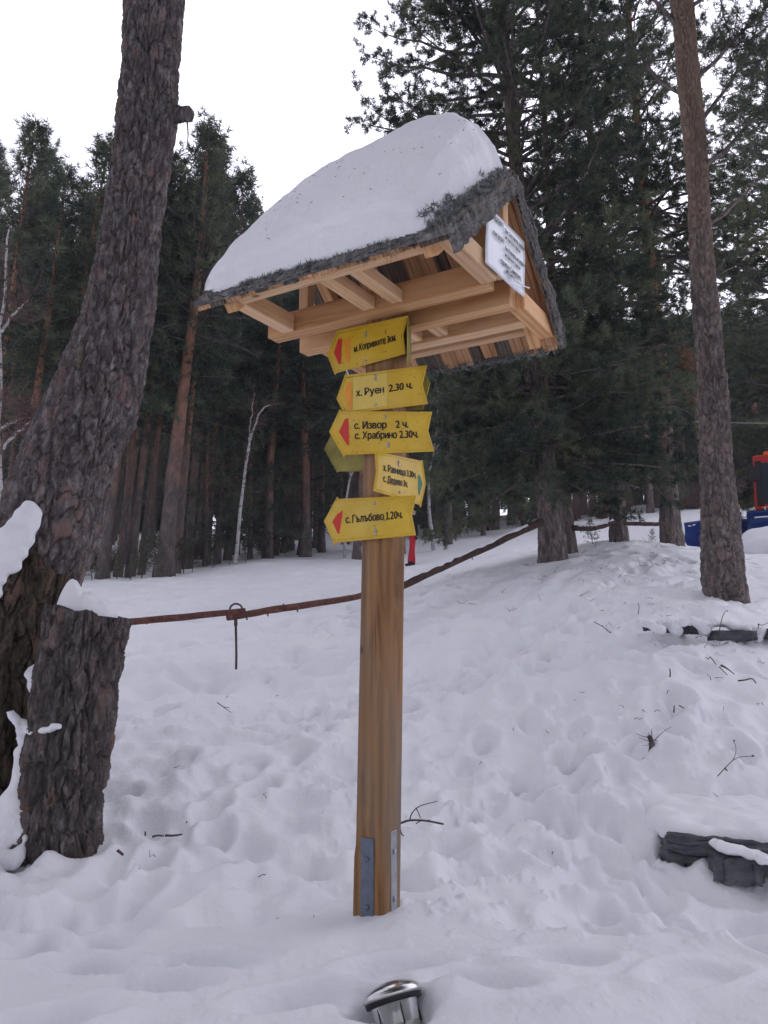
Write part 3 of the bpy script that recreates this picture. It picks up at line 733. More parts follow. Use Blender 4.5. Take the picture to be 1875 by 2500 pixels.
def pine_meshes(name, seed, H, r0, cb, Lf, nbr, el=(-8, 50), droop=25, tipup=25, tw=0.45, tws=0.13, tfs=0.10, nb=12, ln=0.13, wd=0.010, bark=None, bend=0.15,
                dead=0, tuft=0, lean=(0, 0), rus=0, side=None, curve=None, rtop=0.03):
    """returns (trunk mesh with its limbs, needle mesh); standing on z=0 and reaching below it"""
    rs = np.random.RandomState(seed)
    mb = MB()
    nz = 26; zz = np.linspace(-0.5, H, nz)
    ph = rs.uniform(0, 6.28, 2)
    def ax(z):
        z = np.asarray(z, float); t = z / H
        x = bend * np.sin(z * 0.35 + ph[0]) * np.clip(t, 0, 1) + lean[0] * z; y = bend * np.sin(z * 0.3 + ph[1]) * np.clip(t, 0, 1) + lean[1] * z
        if curve: x = x + curve(z)
        return np.stack([x, y, z], -1)
    rad_ = lambda z: r0 * np.clip(1 - np.asarray(z) / H, 0, 1) ** 0.75 * (1 + 0.35 * np.exp(-np.clip(np.asarray(z), 0, None) / 0.35)) + rtop * 0.3
    if bark:
        V, Fc, tone, up = bark_tube(ax(zz), rad_(zz), *bark['res'], pw=bark['pw'], ph=bark['ph'], depth=bark['depth'], seed=seed, lump=bark.get('lump', 0.03))
        mb.add(V, Fc, tone=tone, up=np.clip((V[:, 2]) / H, 0, 1))
    else:
        V, Fc = tube_arrays(ax(zz), rad_(zz), 10)
        V[:, :2] += rs.normal(0, r0 * 0.03, (len(V), 2))
        mb.add(V, Fc, tone=np.clip(rs.normal(0.5, 0.2, len(V)), 0, 1), up=np.clip(V[:, 2] / H, 0, 1))
    TP, TD, TT = [], [], []
    ts = np.sort(cb + (1 - cb) * rs.uniform(0, 1, nbr) ** (1.35 if bark else 0.9))
    for k, t in enumerate(ts):
        z = t * H; q = (t - cb) / (1 - cb)
        az = k * 2.39996 + rs.uniform(-0.5, 0.5); Lb = Lf(q, az) * rs.uniform(0.65, 1.12)
        if Lb < 0.05: continue
        e0 = rad(el[0] + (el[1] - el[0]) * q + rs.uniform(-10, 10)); n = 8
        s = np.linspace(0, 1, n); e = e0 - rad(droop) * (1 - q) * s + rad(tipup) * s * s
        dd = np.stack([np.cos(e) * math.cos(az), np.cos(e) * math.sin(az), np.sin(e)], -1)
        dd += rs.normal(0, 0.07, (n, 3)); azj = rs.uniform(-0.35, 0.35)
        dd[:, 0] += -math.sin(az) * azj * s; dd[:, 1] += math.cos(az) * azj * s
        pp = ax(z) + np.vstack([[0, 0, 0], np.cumsum(dd[:-1] * Lb / (n - 1), 0)])
        rb = max(0.006, min(float(rad_(z)) * 0.42, 0.012 + 0.012 * Lb))
        V, Fc = tube_arrays(pp, np.linspace(rb, 0.004, n), 5, False)
        mb.add(V, Fc, tone=0.35, up=0.05)
        btone = rs.uniform(0.0, 1.0) + 0.1 * (q - 0.5)
        nt = max(3, int(Lb * 0.78 / tws))
        for i in range(nt):
            f = 0.22 + 0.78 * (i + rs.uniform(0, 1)) / nt
            a_ = f * (n - 1); i0 = min(int(a_), n - 2); fr = a_ - i0
            o = pp[i0] * (1 - fr) + pp[i0 + 1] * fr; bd = pp[i0 + 1] - pp[i0]; bd /= np.linalg.norm(bd)
            sd = np.cross(bd, [0, 0, 1]); sd /= np.linalg.norm(sd) + 1e-9
            sg = 1 if i % 2 else -1
            td = bd * rs.uniform(0.5, 1.0) + sd * sg * rs.uniform(0.3, 1.0) + np.array([0, 0, rs.uniform(-0.25, 0.6)])
            td /= np.linalg.norm(td); tl = tw * (1.1 - 0.5 * f) * rs.uniform(0.5, 1.2)
            end = o + td * tl + np.array([0, 0, 0.06 * tl])
            if i % 2 == 0 or tl > 0.4:
                V, Fc = tube_arrays(np.array([o, (o + end) / 2 + rs.normal(0, 0.02, 3), end]), [0.005, 0.004, 0.002], 3, False); mb.add(V, Fc, tone=0.3, up=0.0)
            m = max(2, int(tl * 0.62 / tfs)); g = (np.arange(m) + rs.uniform(0, 1, m)) / m * 0.62 + 0.43
            TP.append(o + td * tl * g[:, None] + rs.normal(0, 0.018, (m, 3))); TD.append(np.repeat(td[None], m, 0)); TT.append(np.full(m, btone + rs.normal(0, .18)) + rs.normal(0, 0.06, m))
            if tuft:      # side shoots: little brushes of needles at their ends
                for _ in range(tuft):
                    g0 = rs.uniform(.4, 1.0); d2 = td + rs.normal(0, .75, 3); d2 /= np.linalg.norm(d2); c2 = o + td * tl * g0 + d2 * rs.uniform(.06, .17)
                    TP.append(c2 + d2 * np.array([[-.04], [0], [.035]])); TD.append(np.repeat(d2[None], 3, 0)); TT.append(np.full(3, btone + rs.normal(.05, .2)))
    for k in range(dead):      # bare snags below the crown
        t = rs.uniform(0.12, cb); z = t * H; az = rs.uniform(0, 6.28); Lb = rs.uniform(0.3, 1.3)
        d = np.array([math.cos(az), math.sin(az), rs.uniform(-0.3, 0.25)])
        pp = ax(z) + d * Lb * np.linspace(0, 1, 5)[:, None] + np.cumsum(rs.normal(0, 0.035, (5, 3)), 0); pp[0] = ax(z)
        V, Fc = tube_arrays(pp, np.linspace(0.014, 0.003, 5), 4, False); mb.add(V, Fc, tone=0.6, up=0.0)
    TP, TD, TT = np.concatenate(TP), np.concatenate(TD), np.concatenate(TT)
    V, Fc, tn = needles_arrays(TP, TD, TT, nb, ln, wd, rs)
    return mb.mesh(name + '_trunk', True), mk_mesh(name + '_crown', V, [Fc], False, dict(tone=tn))
NTRI = [0]
def place_tree(name, tm, cm, loc, rz, sc, label, cat, group=None, bm=M_pine, nm=M_needle, rx=0, ry=0, cname='crown', ts=1.0):
    r = bpy.data.objects.new(name, None); r.empty_display_size = 0.3
    r.matrix_basis = Matrix.Translation(Vector(loc)) @ Matrix.Rotation(ry, 4, 'Y') @ Matrix.Rotation(rx, 4, 'X') @ Matrix.Rotation(rz, 4, 'Z') @ Matrix.Diagonal((*sc, 1))
    COL.objects.link(r); tag(r, label, cat, group)
    for nm_, me, mt in (('trunk', tm, bm), (cname, cm, nm)):
        if me is None: continue
        o = bpy.data.objects.new(nm_, me); COL.objects.link(o); o.parent = r
        if nm_ == 'trunk' and ts != 1.0: o.scale = (ts, ts, 1)
        if not me.materials: me.materials.append(mt)
    return r
def at_ground(px, Y, dz=0.0):
    x = (px - 937.5) / F * Y * 1.0
    x = x / CP * 1.0
    return (x, Y, gz(x, Y) + dz)
def foot(px, py, Y):
    p = P(px, py, Y); return (float(p[0]), float(p[1]), float(min(p[2], gz(p[0], p[1]) + 0.02)))

# ---- near pines on the bank at the right
nearbark = dict(res=(90, 420), pw=0.10, ph=0.28, depth=0.022)
# tall bare trunk in front of the groomer; its crown starts above the picture
rows = [(1490, 1718, 1838), (1462, 1722, 1825), (1400, 1716, 1814), (1300, 1712, 1805), (1150, 1710, 1792), (1000, 1706, 1780), (850, 1698, 1765), (700, 1688, 1750), (500, 1677, 1735), (300, 1664, 1720),
        (150, 1650, 1707), (0, 1638, 1694), (-200, 1622, 1676), (-600, 1590, 1632), (-1100, 1565, 1590)]
pts, rr = edges_path(rows, 9.0)
fz = gz(pts[1][0], pts[1][1])
crA = pine_meshes('old_crown', 131, 9.0, 0.14, 0.05, lambda q, az: 3.4 * (1 - 0.6 * q ** 2), 210, el=(-5, 45), droop=25, tipup=25, tw=0.8, tws=0.2, tfs=0.13, nb=10, ln=0.2, wd=0.022)
crA[1].materials.append(M_needle)
def add_crown(parent, p, rz, sc):
    o = link('crown', crA[1], None, parent, Matrix.Translation(Vector(p)) @ Matrix.Rotation(rz, 4, 'Z') @ Matrix.Scale(sc, 4))
    if not crA[0].materials: crA[0].materials.append(M_pine)
    link('limbs', crA[0], None, parent, Matrix.Translation(Vector(p)) @ Matrix.Rotation(rz, 4, 'Z') @ Matrix.Scale(sc, 4))
top_old = P(340, -900, 4.85); add_crown(old, (top_old[0], top_old[1], top_old[2] - 0.2), 0.5, 1.0)
t1 = thing('pine_tree', [pts[1][0], pts[1][1], fz], 'tall pine with bare orange-tinged trunk nearest the red snow groomer', 'tree')
V, Fc, tone, up = bark_tube(pts, rr * 0.93, 170, 1000, pw=0.055, ph=0.13, depth=0.024, seed=61, lump=0.05)
hh = V[:, 2] - fz
link('trunk', mk_mesh('near_trunk', V, Fc, True, dict(tone=tone, up=np.clip(hh / 9.0, 0, 1))), M_pine, t1)
add_crown(t1, (pts[-1][0], pts[-1][1], pts[-1][2] - 0.2), 2.2, 0.95)
def limbs(parent, specs, seed):
    rs = np.random.RandomState(seed); mb = MB(); TP, TD, TT = [], [], []
    for (a, b, r0_, nsub) in specs:
        a, b = np.array(a), np.array(b); L_ = np.linalg.norm(b - a)
        pp = a + (b - a) * np.linspace(0, 1, 9)[:, None]; pp[1:] += np.cumsum(rs.normal(0, 0.03 * L_, (8, 3)), 0) * 0.5
        V, Fc = tube_arrays(pp, np.linspace(r0_, 0.006, 9), 6, False); mb.add(V, Fc, tone=0.4, up=0.3)
        for i in range(nsub):
            f = rs.uniform(0.3, 1); o = a + (b - a) * f; i0 = int(f * 8); o = pp[min(i0, 8)]
            d = (b - a) / L_ + rs.normal(0, 0.7, 3); d /= np.linalg.norm(d); tl = rs.uniform(0.2, 0.75)
            end = o + d * tl; V, Fc = tube_arrays(np.array([o, (o + end) / 2 + rs.normal(0, .03, 3), end]), [0.008, 0.005, 0.003], 4, False); mb.add(V, Fc, tone=0.3, up=0.2)
            m = max(3, int(tl / 0.06)); g = rs.uniform(0.35, 1.08, m)
            TP.append(o + d * tl * g[:, None] + rs.normal(0, 0.05, (m, 3))); TD.append(np.repeat(d[None], m, 0)); TT.append(np.full(m, rs.uniform(.3, .7)))
    V, Fc, tn = needles_arrays(np.concatenate(TP), np.concatenate(TD), np.concatenate(TT), 14, 0.12, 0.010, rs)
    link('branch', mb.mesh('limb', True), M_pine, parent)
    link('crown', mk_mesh('limb_needles', V, [Fc], False, dict(tone=tn)), M_needle, parent)
limbs(t1, [(P(1700, 420, 9), P(1960, 180, 8.2), 0.035, 26), (P(1712, 560, 9), P(1900, 380, 9.6), 0.03, 16), (P(1680, 250, 9), P(1500, 60, 10), 0.03, 22), (P(1690, 200, 9), P(1960, -60, 9), 0.035, 34),
           (P(1660, 40, 9), P(1880, -140, 8.6), 0.03, 34), (P(1720, 690, 9), P(1800, 640, 9.3), 0.012, 3), (P(1670, 120, 9), P(1800, 60, 9.8), 0.02, 18), (P(1650, 60, 9), P(1440, -120, 9.5), 0.03, 26),
           (P(1690, 330, 9), P(1880, 60, 9.8), 0.03, 24)], 77)
V3f = lambda z: 0
Lbig = lambda q, az: 2.85 * (1 - 0.72 * max(0, q - 0.55) / 0.45) * (0.80 + 0.20 * min(1, q * 3))
# the broad pine behind the signpost roof
tmA, cmA = pine_meshes('broad_pine', 101, 15.5, 0.20, 0.105, Lbig, 250, el=(-12, 42), droop=30, tipup=34, tw=0.62, tws=0.16, tfs=0.085, nb=15, ln=0.105, wd=0.0125, bark=nearbark, bend=0.12, tuft=4)
tmB, cmB = pine_meshes('upright_pine', 102, 14.5, 0.165, 0.10, lambda q, az: 2.35 * (1 - 0.65 * q ** 1.8) * (0.75 + 0.25 * q), 150, el=(-15, 45), droop=34, tipup=34, tw=0.58, tws=0.17, tfs=0.085, nb=15, ln=0.105, wd=0.0125, bark=nearbark, bend=0.2, tuft=3)
tmC, cmC = pine_meshes('thin_pine', 103, 12.5, 0.10, 0.15, lambda q, az: 1.9 * (1 - 0.6 * q ** 1.4), 90, el=(-15, 45), droop=32, tipup=32, tw=0.55, tws=0.17, tfs=0.09, nb=15, ln=0.105, wd=0.0125, bark=dict(res=(60, 300), pw=0.08, ph=0.2, depth=0.014), bend=0.2, tuft=3)
tmD, cmD = pine_meshes('stout_pine', 104, 15.0, 0.19, 0.40, lambda q, az: 2.7 * (1 - 0.6 * q ** 1.8), 110, el=(-12, 45), droop=30, tipup=34, tw=0.6, tws=0.16, tfs=0.085, nb=15, ln=0.105, wd=0.0125, bark=nearbark, bend=0.2, tuft=4, dead=14)
def lean_to(px0, py0, px1, py1, Y):
    a, b = P(px0, py0, Y), P(px1, py1, Y); return math.atan2(b[0] - a[0], b[2] - a[2])
g_bank = 'pines on the snowy bank at the right'
place_tree('pine_tree', tmA, cmA, foot(1350, 1378, 13), 0.6, (1, 1, 1), 'broad dense pine whose crown spreads behind the signpost roof', 'tree', g_bank, ry=lean_to(1350, 1378, 1262, 420, 13))
place_tree('pine_tree', tmC, cmC, foot(1394, 1356, 13.9), 2.0, (1, 1, 1), 'thin dark pine close against the right side of the broad pine', 'tree', g_bank, ry=rad(-2))
place_tree('pine_tree', tmB, cmB, foot(1512, 1328, 15.2), 1.1, (0.85, 0.85, 1), 'slim pine in the middle of the bank, between two leaning rails', 'tree', g_bank, ry=rad(-1))
place_tree('pine_tree', tmD, cmD, foot(1640, 1332, 16), 4.0, (1, 1, 1), 'stout pine with reddish upper trunk behind the nearest bare trunk', 'tree', g_bank, bm=M_pine_red, ry=lean_to(1640, 1332, 1575, 450, 16))
place_tree('pine_tree', tmA, cmA, foot(1990, 1340, 25), 3.3, (1.35, 1.35, 1.15), 'dark bushy pine cut off by the right edge of the photo', 'tree', g_bank)

# unseen pines added around the camera so their crowns shade the near snow
for k, (x, y, z0, lab) in enumerate([(3.4, -0.6, 8.5, 'unseen tall pine added right of the camera to shade the snow'), (-2.6, -1.2, 7.0, 'unseen tall pine added left behind the camera to shade the snow'),
        (0.6, -3.2, 7.5, 'unseen tall pine added straight behind the camera to shade the snow'), (-6.2, 0.4, 7.5, 'unseen tall pine added far left of the stump to shade the snow'), (5.2, 2.0, 8.0, 'unseen tall pine added right of the slate slabs to shade the snow')]):
    tt = thing('pine_tree', (x, y, gz(x, y)), lab, 'tree')
    V, Fc = tube_arrays(np.array([[x, y, gz(x, y) - .3], [x + .05, y, 3], [x, y + .1, 6], [x, y, gz(x, y) + z0]]), [.22, .17, .15, .13], 14)
    link('trunk', mk_mesh('overhead_trunk', V, Fc, True, dict(tone=np.full(len(V), .5), up=np.full(len(V), .4))), M_pine, tt)
    add_crown(tt, (x, y, gz(x, y) + z0 - .1), k * 2.0 + 1, 1.6)
# ---- dry orange twigs low on the stout pine
rs = np.random.RandomState(8); TP, TD, TT = [], [], []; mb = MB()
for k in range(16):
    a = P(1640 + rs.uniform(-10, 20), rs.uniform(820, 960), 15.7); d = np.array([rs.uniform(-.8, 1.0), rs.uniform(-.6, .2), rs.uniform(-1.1, -.3)]); d /= np.linalg.norm(d); tl = rs.uniform(.5, 1.3)
    pp = a + d * tl * np.linspace(0, 1, 5)[:, None] + rs.normal(0, .03, (5, 3)); V, Fc = tube_arrays(pp, np.linspace(.018, .004, 5), 4, False); mb.add(V, Fc)
    m = 14; TP.append(a + d * tl * rs.uniform(.3, 1, m)[:, None] + rs.normal(0, .05, (m, 3))); TD.append(np.repeat(d[None], m, 0)); TT.append(rs.uniform(.2, .9, m))
V, Fc, tn = needles_arrays(np.concatenate(TP), np.concatenate(TD), np.concatenate(TT), 6, 0.12, 0.010, rs)
o = link('dry_branch', mb.mesh('dry_twigs', True), M_rust)
mm = o.data; tag(o, 'withered orange twigs hanging from the stout reddish pine', 'branch')
link('needles', mk_mesh('dry_needles', V, [Fc], False, dict(tone=tn)), M_rust, o)

# ---- forest pines
far = []
Lfar = lambda q, az: 1.95 * (1 - 0.82 * q ** 1.3) * (0.78 + 0.22 * math.sin(q * 9 + az))
for k, (cb, nbr) in enumerate([(0.42, 130), (0.36, 135), (0.48, 125), (0.32, 140)]):
    far.append(pine_meshes('forest_pine_%s' % 'abcd'[k], 201 + k, 14.0, 0.145, cb, Lfar, nbr, el=(-14, 62), droop=24, tipup=28, tw=0.62, tws=0.17, tfs=0.13, nb=10, ln=0.26, wd=0.032, bend=0.12, dead=16))
# slim young pine with low green branches
spr = pine_meshes('young_pine', 221, 8.0, 0.07, 0.08, lambda q, az: 1.6 * (1 - 0.8 * q), 130, el=(-10, 55), droop=20, tipup=20, tw=0.55, tws=0.17, tfs=0.13, nb=10, ln=0.24, wd=0.030, dead=3)
sap = pine_meshes('sapling', 231, 1.0, 0.012, 0.1, lambda q, az: 0.36 * (1 - 0.85 * q), 30, el=(10, 60), droop=10, tipup=20, tw=0.14, tws=0.07, tfs=0.06, nb=6, ln=0.06, wd=0.012, rtop=0.004)
def dist_for(px, py):            # where the sight line meets the snow
    for Y in np.arange(5, 60, 0.1):
        p = P(px, py, Y)
        if p[2] <= gz(p[0], Y) + 0.02 and Y > 12: return Y
    return 24.0
def top_limit(x, Y):
    """tallest a tree may stand at (x, Y): the photo's skyline of the wood"""
    px = 937.5 + x / Y * CP * F * 1.02
    py = np.interp(px, [-400, -60, 20, 55, 110, 150, 200, 240, 290, 420, 470, 510, 560, 600, 650, 900, 1000, 1600, 1720, 1830, 1900, 3000], [250, 300, 330, 325, 400, 390, 350, 300, 390, 400, 310, 400, 440, 600, 640, 640, 600, 610, 780, 780, 600, 500])
    return float(P(px, py, Y)[2]) - gz(x, Y)
left = [  # foot x, foot y, trunk width in the photo, lean in degrees, variant, height, label
 (-60, 1425, 34, 3, 0, 15.5, 'orange-barked pine at the very left edge, left of the leaning old trunk'),
 (30, 1425, 30, 3, 1, 15, 'pine half hidden behind the leaning old trunk, at far left'),
 (110, 1420, 26, 4, 2, 14, 'pine hidden behind the leaning old trunk with its top showing left of it'),
 (185, 1412, 24, 4, 3, 15, 'spiky-topped pine just behind the leaning old trunk'),
 (250, 1412, 30, 3.4, 2, 15.2, 'first pine trunk right of the leaning old trunk'),
 (288, 1405, 20, 3.2, 0, 14, 'second slender trunk right of the leaning old trunk'),
 (318, 1402, 22, 3.6, 1, 14.5, 'slender dark trunk third from the leaning old trunk'),
 (345, 1398, 16, 4.2, 3, 13, 'thin pale trunk just left of the thick orange forest pine'),
 (402, 1402, 42, 3.0, 2, 14.6, 'thickest orange-barked pine of the left forest edge'),
 (428, 1394, 24, 3.0, 0, 13.5, 'pine hugging the right side of the thickest forest pine'),
 (458, 1380, 22, 2.2, 1, 14, 'reddish pine second to the right of the thickest forest pine'),
 (505, 1374, 17, 1.5, 3, 12, 'dark thin pine left one of the pair near the forked birch'),
 (530, 1372, 17, 1.8, 2, 12.5, 'dark thin pine right one of the pair left of the forked birch'),
 (668, 1352, 24, 2.6, 2, 14.5, 'red-barked pine left one of the two leaning behind the yellow signs'),
 (694, 1345, 18, 3.2, 0, 14, 'red-barked pine right one of the two leaning behind the yellow signs'),
 (738, 1352, 23, 1.8, 1, 14, 'dark straight pine just left of the yellow signs'),
 (782, 1342, 16, 1.0, 3, 12, 'dark thin pine peeping out beside the lowest yellow sign'),
]
g_l = 'pines along the left forest edge'
for k, (px, py, w, ln_, v, H, lab) in enumerate(left):
    Y = dist_for(px, py); p = foot(px, py, Y); s = w * zdepth(p) / F / (0.29 * 1.08)
    H = min(17, max(9, top_limit(p[0] + math.tan(rad(ln_)) * 12, Y) * (1.0 - 0.06 * (k % 2)))); place_tree('pine_tree', *far[v], p, k * 1.7, (max(.85, H / 14), max(.85, H / 14), H / 14), lab, 'tree', g_l, M_pine_far, M_needle_far, ry=rad(ln_), ts=s / max(.85, H / 14))
# rows behind, packed so the forest is dark inside
rs = random.Random(3)
def zone(x, Y):
    px = 937.5 + x / Y * CP * F
    return 0 if px < 330 else 1 if px < 570 else 2 if px < 800 else 3
def zone_label(x, Y):
    return ['dim pine deep in the forest left of the leaning old trunk', 'dim pine deep in the forest between leaning old trunk and forked birch',
            'dim pine deep in the forest between forked birch and yellow signs', 'dim pine deep in the forest hidden behind the yellow signs'][zone(x, Y)]
def zone_group(x, Y):
    return ['pines deep in the forest, far left', 'pines deep in the forest by the forked birch', 'pines deep in the forest left of the signs', 'pines deep in the forest behind the signs'][zone(x, Y)]
lab_in = 'pine standing inside the dark left forest behind its front row'
n_in = 0
for row, Y0 in enumerate((24.5, 27.5, 31, 35, 40, 46)):
    x = -17.5 - row * 2.2
    while x < 1.5 + row * 0.6:
        Y = Y0 + rs.uniform(-1.2, 1.2); q = 0.75 + 0.35 * rs.random()
        xx = x + rs.uniform(-.4, .4)
        if xx / Y < 0.05 or Y > 30:
            place_tree('pine_tree', *far[rs.randrange(4)], (xx, Y, gz(xx, Y)), rs.uniform(0, 6), (q, q, min(1.25, top_limit(xx + .6, Y) * rs.uniform(.82, 1.0) / 14)), zone_label(xx, Y), 'tree', zone_group(xx, Y), M_pine_far, M_needle_far, ry=rad(rs.uniform(-1, 4)))
            n_in += 1
        x += rs.uniform(1.1, 1.9) + row * 0.12
# the wood goes on behind as one dark mass
def distant_wood():
    rs = np.random.RandomState(44); P_, D_, T_ = [], [], []; mb = MB(); tr = []
    for k in range(420):
        if k < 210: x = rs.uniform(-48, 3); y = rs.uniform(52, 74) - 0.15 * x
        else: x = rs.uniform(-3, 62); y = rs.uniform(58, 80)
        z0 = gz(x, y); H = min(rs.uniform(11, 15), top_limit(x, y) * .95); m = 90
        V, Fc = tube_arrays([[x, y, z0 - .3], [x, y, z0 + H * .5], [x, y, z0 + H * .9]], [.17, .12, .04], 5, False); mb.add(V, Fc, tone=.5, up=.2)
        q = rs.uniform(0, 1, m); r = 2.0 * (1 - q * .9) * np.sqrt(rs.uniform(0, 1, m)); a = rs.uniform(0, 6.283, m)
        P_.append(np.stack([x + r * np.cos(a), y + r * np.sin(a), z0 + H * (.12 + .88 * q)], -1)); D_.append(np.stack([np.cos(a), np.sin(a), 0 * a + .3], -1)); T_.append(rs.uniform(.2, .7, m))
    V, Fc, tn = needles_arrays(np.concatenate(P_), np.concatenate(D_), np.concatenate(T_), 9, 1.0, 0.16, rs)
    n0 = mb.n; mb.add(V, [Fc], tone=tn)
    me = mb.mesh('distant_wood'); me.materials.append(M_needle_far)
    o = link('distant_wood', me); o['label'] = 'dark pine wood seen far behind the first rows of trees'; o['kind'] = 'stuff'
distant_wood()
# far forest across the ski run
def far_lab(x, Y):
    px = 937.5 + x / Y * CP * F
    if px < 1130: return 'far dark pine across the ski run, just right of the yellow signs', 'far pines right of the signs'
    if px < 1480: return 'far dark pine across the ski run, behind the broad pine', 'far pines behind the broad pine'
    if px < 1760: return 'far dark pine across the ski run, behind the stout reddish pine', 'far pines behind the stout pine'
    return 'far dark pine across the ski run, behind the red snow groomer', 'far pines behind the snow groomer'
lab_far = 'dark pine in the far wall of trees across the ski run'
for row, Y0 in enumerate((40, 44, 48, 53)):
    x = -1.5
    while x < 36:
        Y = Y0 + 0.10 * max(0, x - 6) + rs.uniform(-1.2, 1.2); q = 0.9 + 0.4 * rs.random()
        v = rs.randrange(4)
        hz = min(rs.uniform(.8, 1.05), top_limit(x, Y) * rs.uniform(.85, 1.0) / 14)
        place_tree('pine_tree', *far[v], (x, Y, gz(x, Y)), rs.uniform(0, 6), (q * 1.15, q * 1.15, hz), far_lab(x, Y)[0], 'tree', far_lab(x, Y)[1], M_pine_far, M_needle_far)
        x += rs.uniform(1.3, 2.3)
# young pines with low green branches at the forest edge
for k, (px, py, sc, lab) in enumerate([(610, 1372, 1.0, 'young green pine with low branches left of the forked birch'), (500, 1385, 0.9, 'young green pine beside the thickest forest pine'),
        (755, 1350, 1.05, 'young green pine directly left of the signs'), (645, 1362, 0.8, 'small young pine under the two leaning red-barked pines'),
        (1090, 1320, 1.3, 'young pine right of the signs at the far forest edge'), (1180, 1312, 1.4, 'young bushy pine above the leaning rail')]):
    Y = dist_for(px, py) + (1.5 if px < 900 else 2); p = foot(px, py, Y)
    place_tree('young_pine', *spr, p, k * 2.1, (sc, sc, sc), lab, 'tree', 'young pines at the forest edge', M_pine_far, M_needle_far)
for k, (px, py, h) in enumerate([(225, 1418, .8), (285, 1412, .7), (345, 1412, 1.0), (372, 1408, 1.1), (448, 1392, .9), (470, 1390, .6), (520, 1385, .5), (318, 1418, .6), (640, 1362, .7), (600, 1372, .5), (560, 1378, .4)]):
    Y = dist_for(px, py) - 0.2; p = foot(px, py, Y)
    place_tree('pine_sapling', *sap, p, k * 1.3, (h, h, h), 'tiny pine sapling at the foot of the ' + ('trunks right of the leaning old pine' if px < 400 else 'thickest orange forest pine' if px < 500 else 'forked birch'), 'sapling', 'tiny saplings by the ' + ('leaning pine' if px < 400 else 'thickest forest pine' if px < 500 else 'forked birch'), M_branch, M_needle_far)
for k, (px, py, Y, h, lab) in enumerate([(1448, 1335, 15.3, .55, 'small green sapling in the gap right of the broad pine'), (1592, 1328, 15.8, .3, 'tiny sapling left of the stout pine')]):
    place_tree('pine_sapling', *sap, foot(px, py, Y), k, (h, h, h), lab, 'sapling', None, M_branch, M_needle)

# ---- birches
M_birch = None
def mat_birch():
    m, nt, b = new_mat('birch_bark', 0.7, 0.3)
    p = coord(nt, 'Object', (1, 1, 2.6))
    n = noise(nt, p, 7, 5, 0.6)
    r = ramp(nt, [(0.36, (0.06, 0.05, 0.05)), (0.43, (0.46, 0.44, 0.44)), (0.7, (0.62, 0.60, 0.60))], n)
    nt.links.new(r.outputs[0], b.inputs['Base Color']); return m
M_birch = mat_birch()
M_twig = plain('reddish_twigs', (0.15, 0.095, 0.09), 0.8, 0.2, var=0.25)
def birch(loc, stems, label, seed, ntw=70, r=0.06, twl=0.9):
    rs = np.random.RandomState(seed)
    root = thing('birch_tree', loc, label, 'tree'); mb = MB(); tb = MB()
    for st in stems:
        st = np.array(st, float); pp = spline(st, 16); rr_ = np.linspace(r, 0.010, 16) if st is not None else 0
        if np.linalg.norm(st[0] - np.array(stems[0][0])) > 0.2: rr_ = np.linspace(r * 0.5, 0.008, 16)
        pp[1:-1] += rs.normal(0, 0.02, (14, 3)); V, Fc = tube_arrays(pp, rr_, 9); mb.add(V, Fc)
        for i in range(ntw):
            f = rs.uniform(0.25, 1); o = pp[int(f * 15)]
            d = np.array([rs.normal(0, .8), rs.normal(0, .8), rs.uniform(0.0, .8)]); d /= np.linalg.norm(d); tl = rs.uniform(.3, 1) * twl * (1.3 - f)
            q = o + d * tl * np.linspace(0, 1, 6)[:, None] + np.cumsum(rs.normal(0, .03, (6, 3)), 0); q[0] = o
            V, Fc = tube_arrays(q, np.linspace(.010, .003, 6), 4, False); tb.add(V, Fc)
            for j in range(4):
                o2 = q[rs.randint(2, 6)]; d2 = d + rs.normal(0, .6, 3); d2 /= np.linalg.norm(d2); q2 = o2 + d2 * rs.uniform(.1, .45) * np.linspace(0, 1, 4)[:, None]; q2[1:] += rs.normal(0, .012, (3, 3))
                V, Fc = tube_arrays(q2, [.005, .004, .003, .002], 3, False); tb.add(V, Fc)
    link('trunk', mb.mesh('birch_trunk', True), M_birch, root)
    link('crown', tb.mesh('birch_twigs', True), M_twig, root)
Yb = dist_for(574, 1382)
birch(foot(574, 1382, Yb), [[foot(574, 1384, Yb), P(588, 1250, Yb), P(602, 1130, Yb), P(624, 1030, Yb), P(645, 995, Yb), P(668, 985, Yb)], [P(604, 1125, Yb), P(612, 1040, Yb), P(620, 960, Yb)]],
      'white forked birch sapling at the forest edge left of the signs', 5, 26, 0.055)
Yb = 24
birch(foot(842, 1345, Yb), [[foot(842, 1350, Yb), P(845, 1240, Yb), P(852, 1170, Yb), P(858, 1100, Yb), P(875, 1000, Yb)], [P(851, 1180, Yb), P(868, 1130, Yb), P(890, 1090, Yb), P(930, 1040, Yb)]],
      'white birch showing between the post and the second lowest sign', 6, 20, 0.055)
Yb = 27
birch(foot(1058, 1330, Yb), [[foot(1058, 1335, Yb), P(1048, 1260, Yb), P(1046, 1190, Yb), P(1052, 1130, Yb), P(1064, 1080, Yb), P(1068, 1000, Yb), P(1070, 940, Yb)], [P(1056, 1120, Yb), P(1085, 1060, Yb), P(1105, 1030, Yb)]],
      'curved white birch standing just right of the yellow signs', 7, 26, 0.075)
Yb = 12
birch(foot(-30, 1480, Yb), [[P(-20, 1480, Yb), P(-8, 1200, Yb), P(0, 980, Yb), P(3, 800, Yb), P(14, 640, Yb), P(22, 560, Yb)], [P(0, 810, Yb), P(40, 760, Yb), P(70, 730, Yb)], [P(-2, 1050, Yb), P(55, 1020, Yb), P(110, 1012, Yb)], [P(-4, 1100, Yb), P(60, 1040, Yb), P(95, 1010, Yb)]],
      'bare birch with fine twigs at the left edge behind the leaning trunk', 8, 34, 0.05, 0.8)
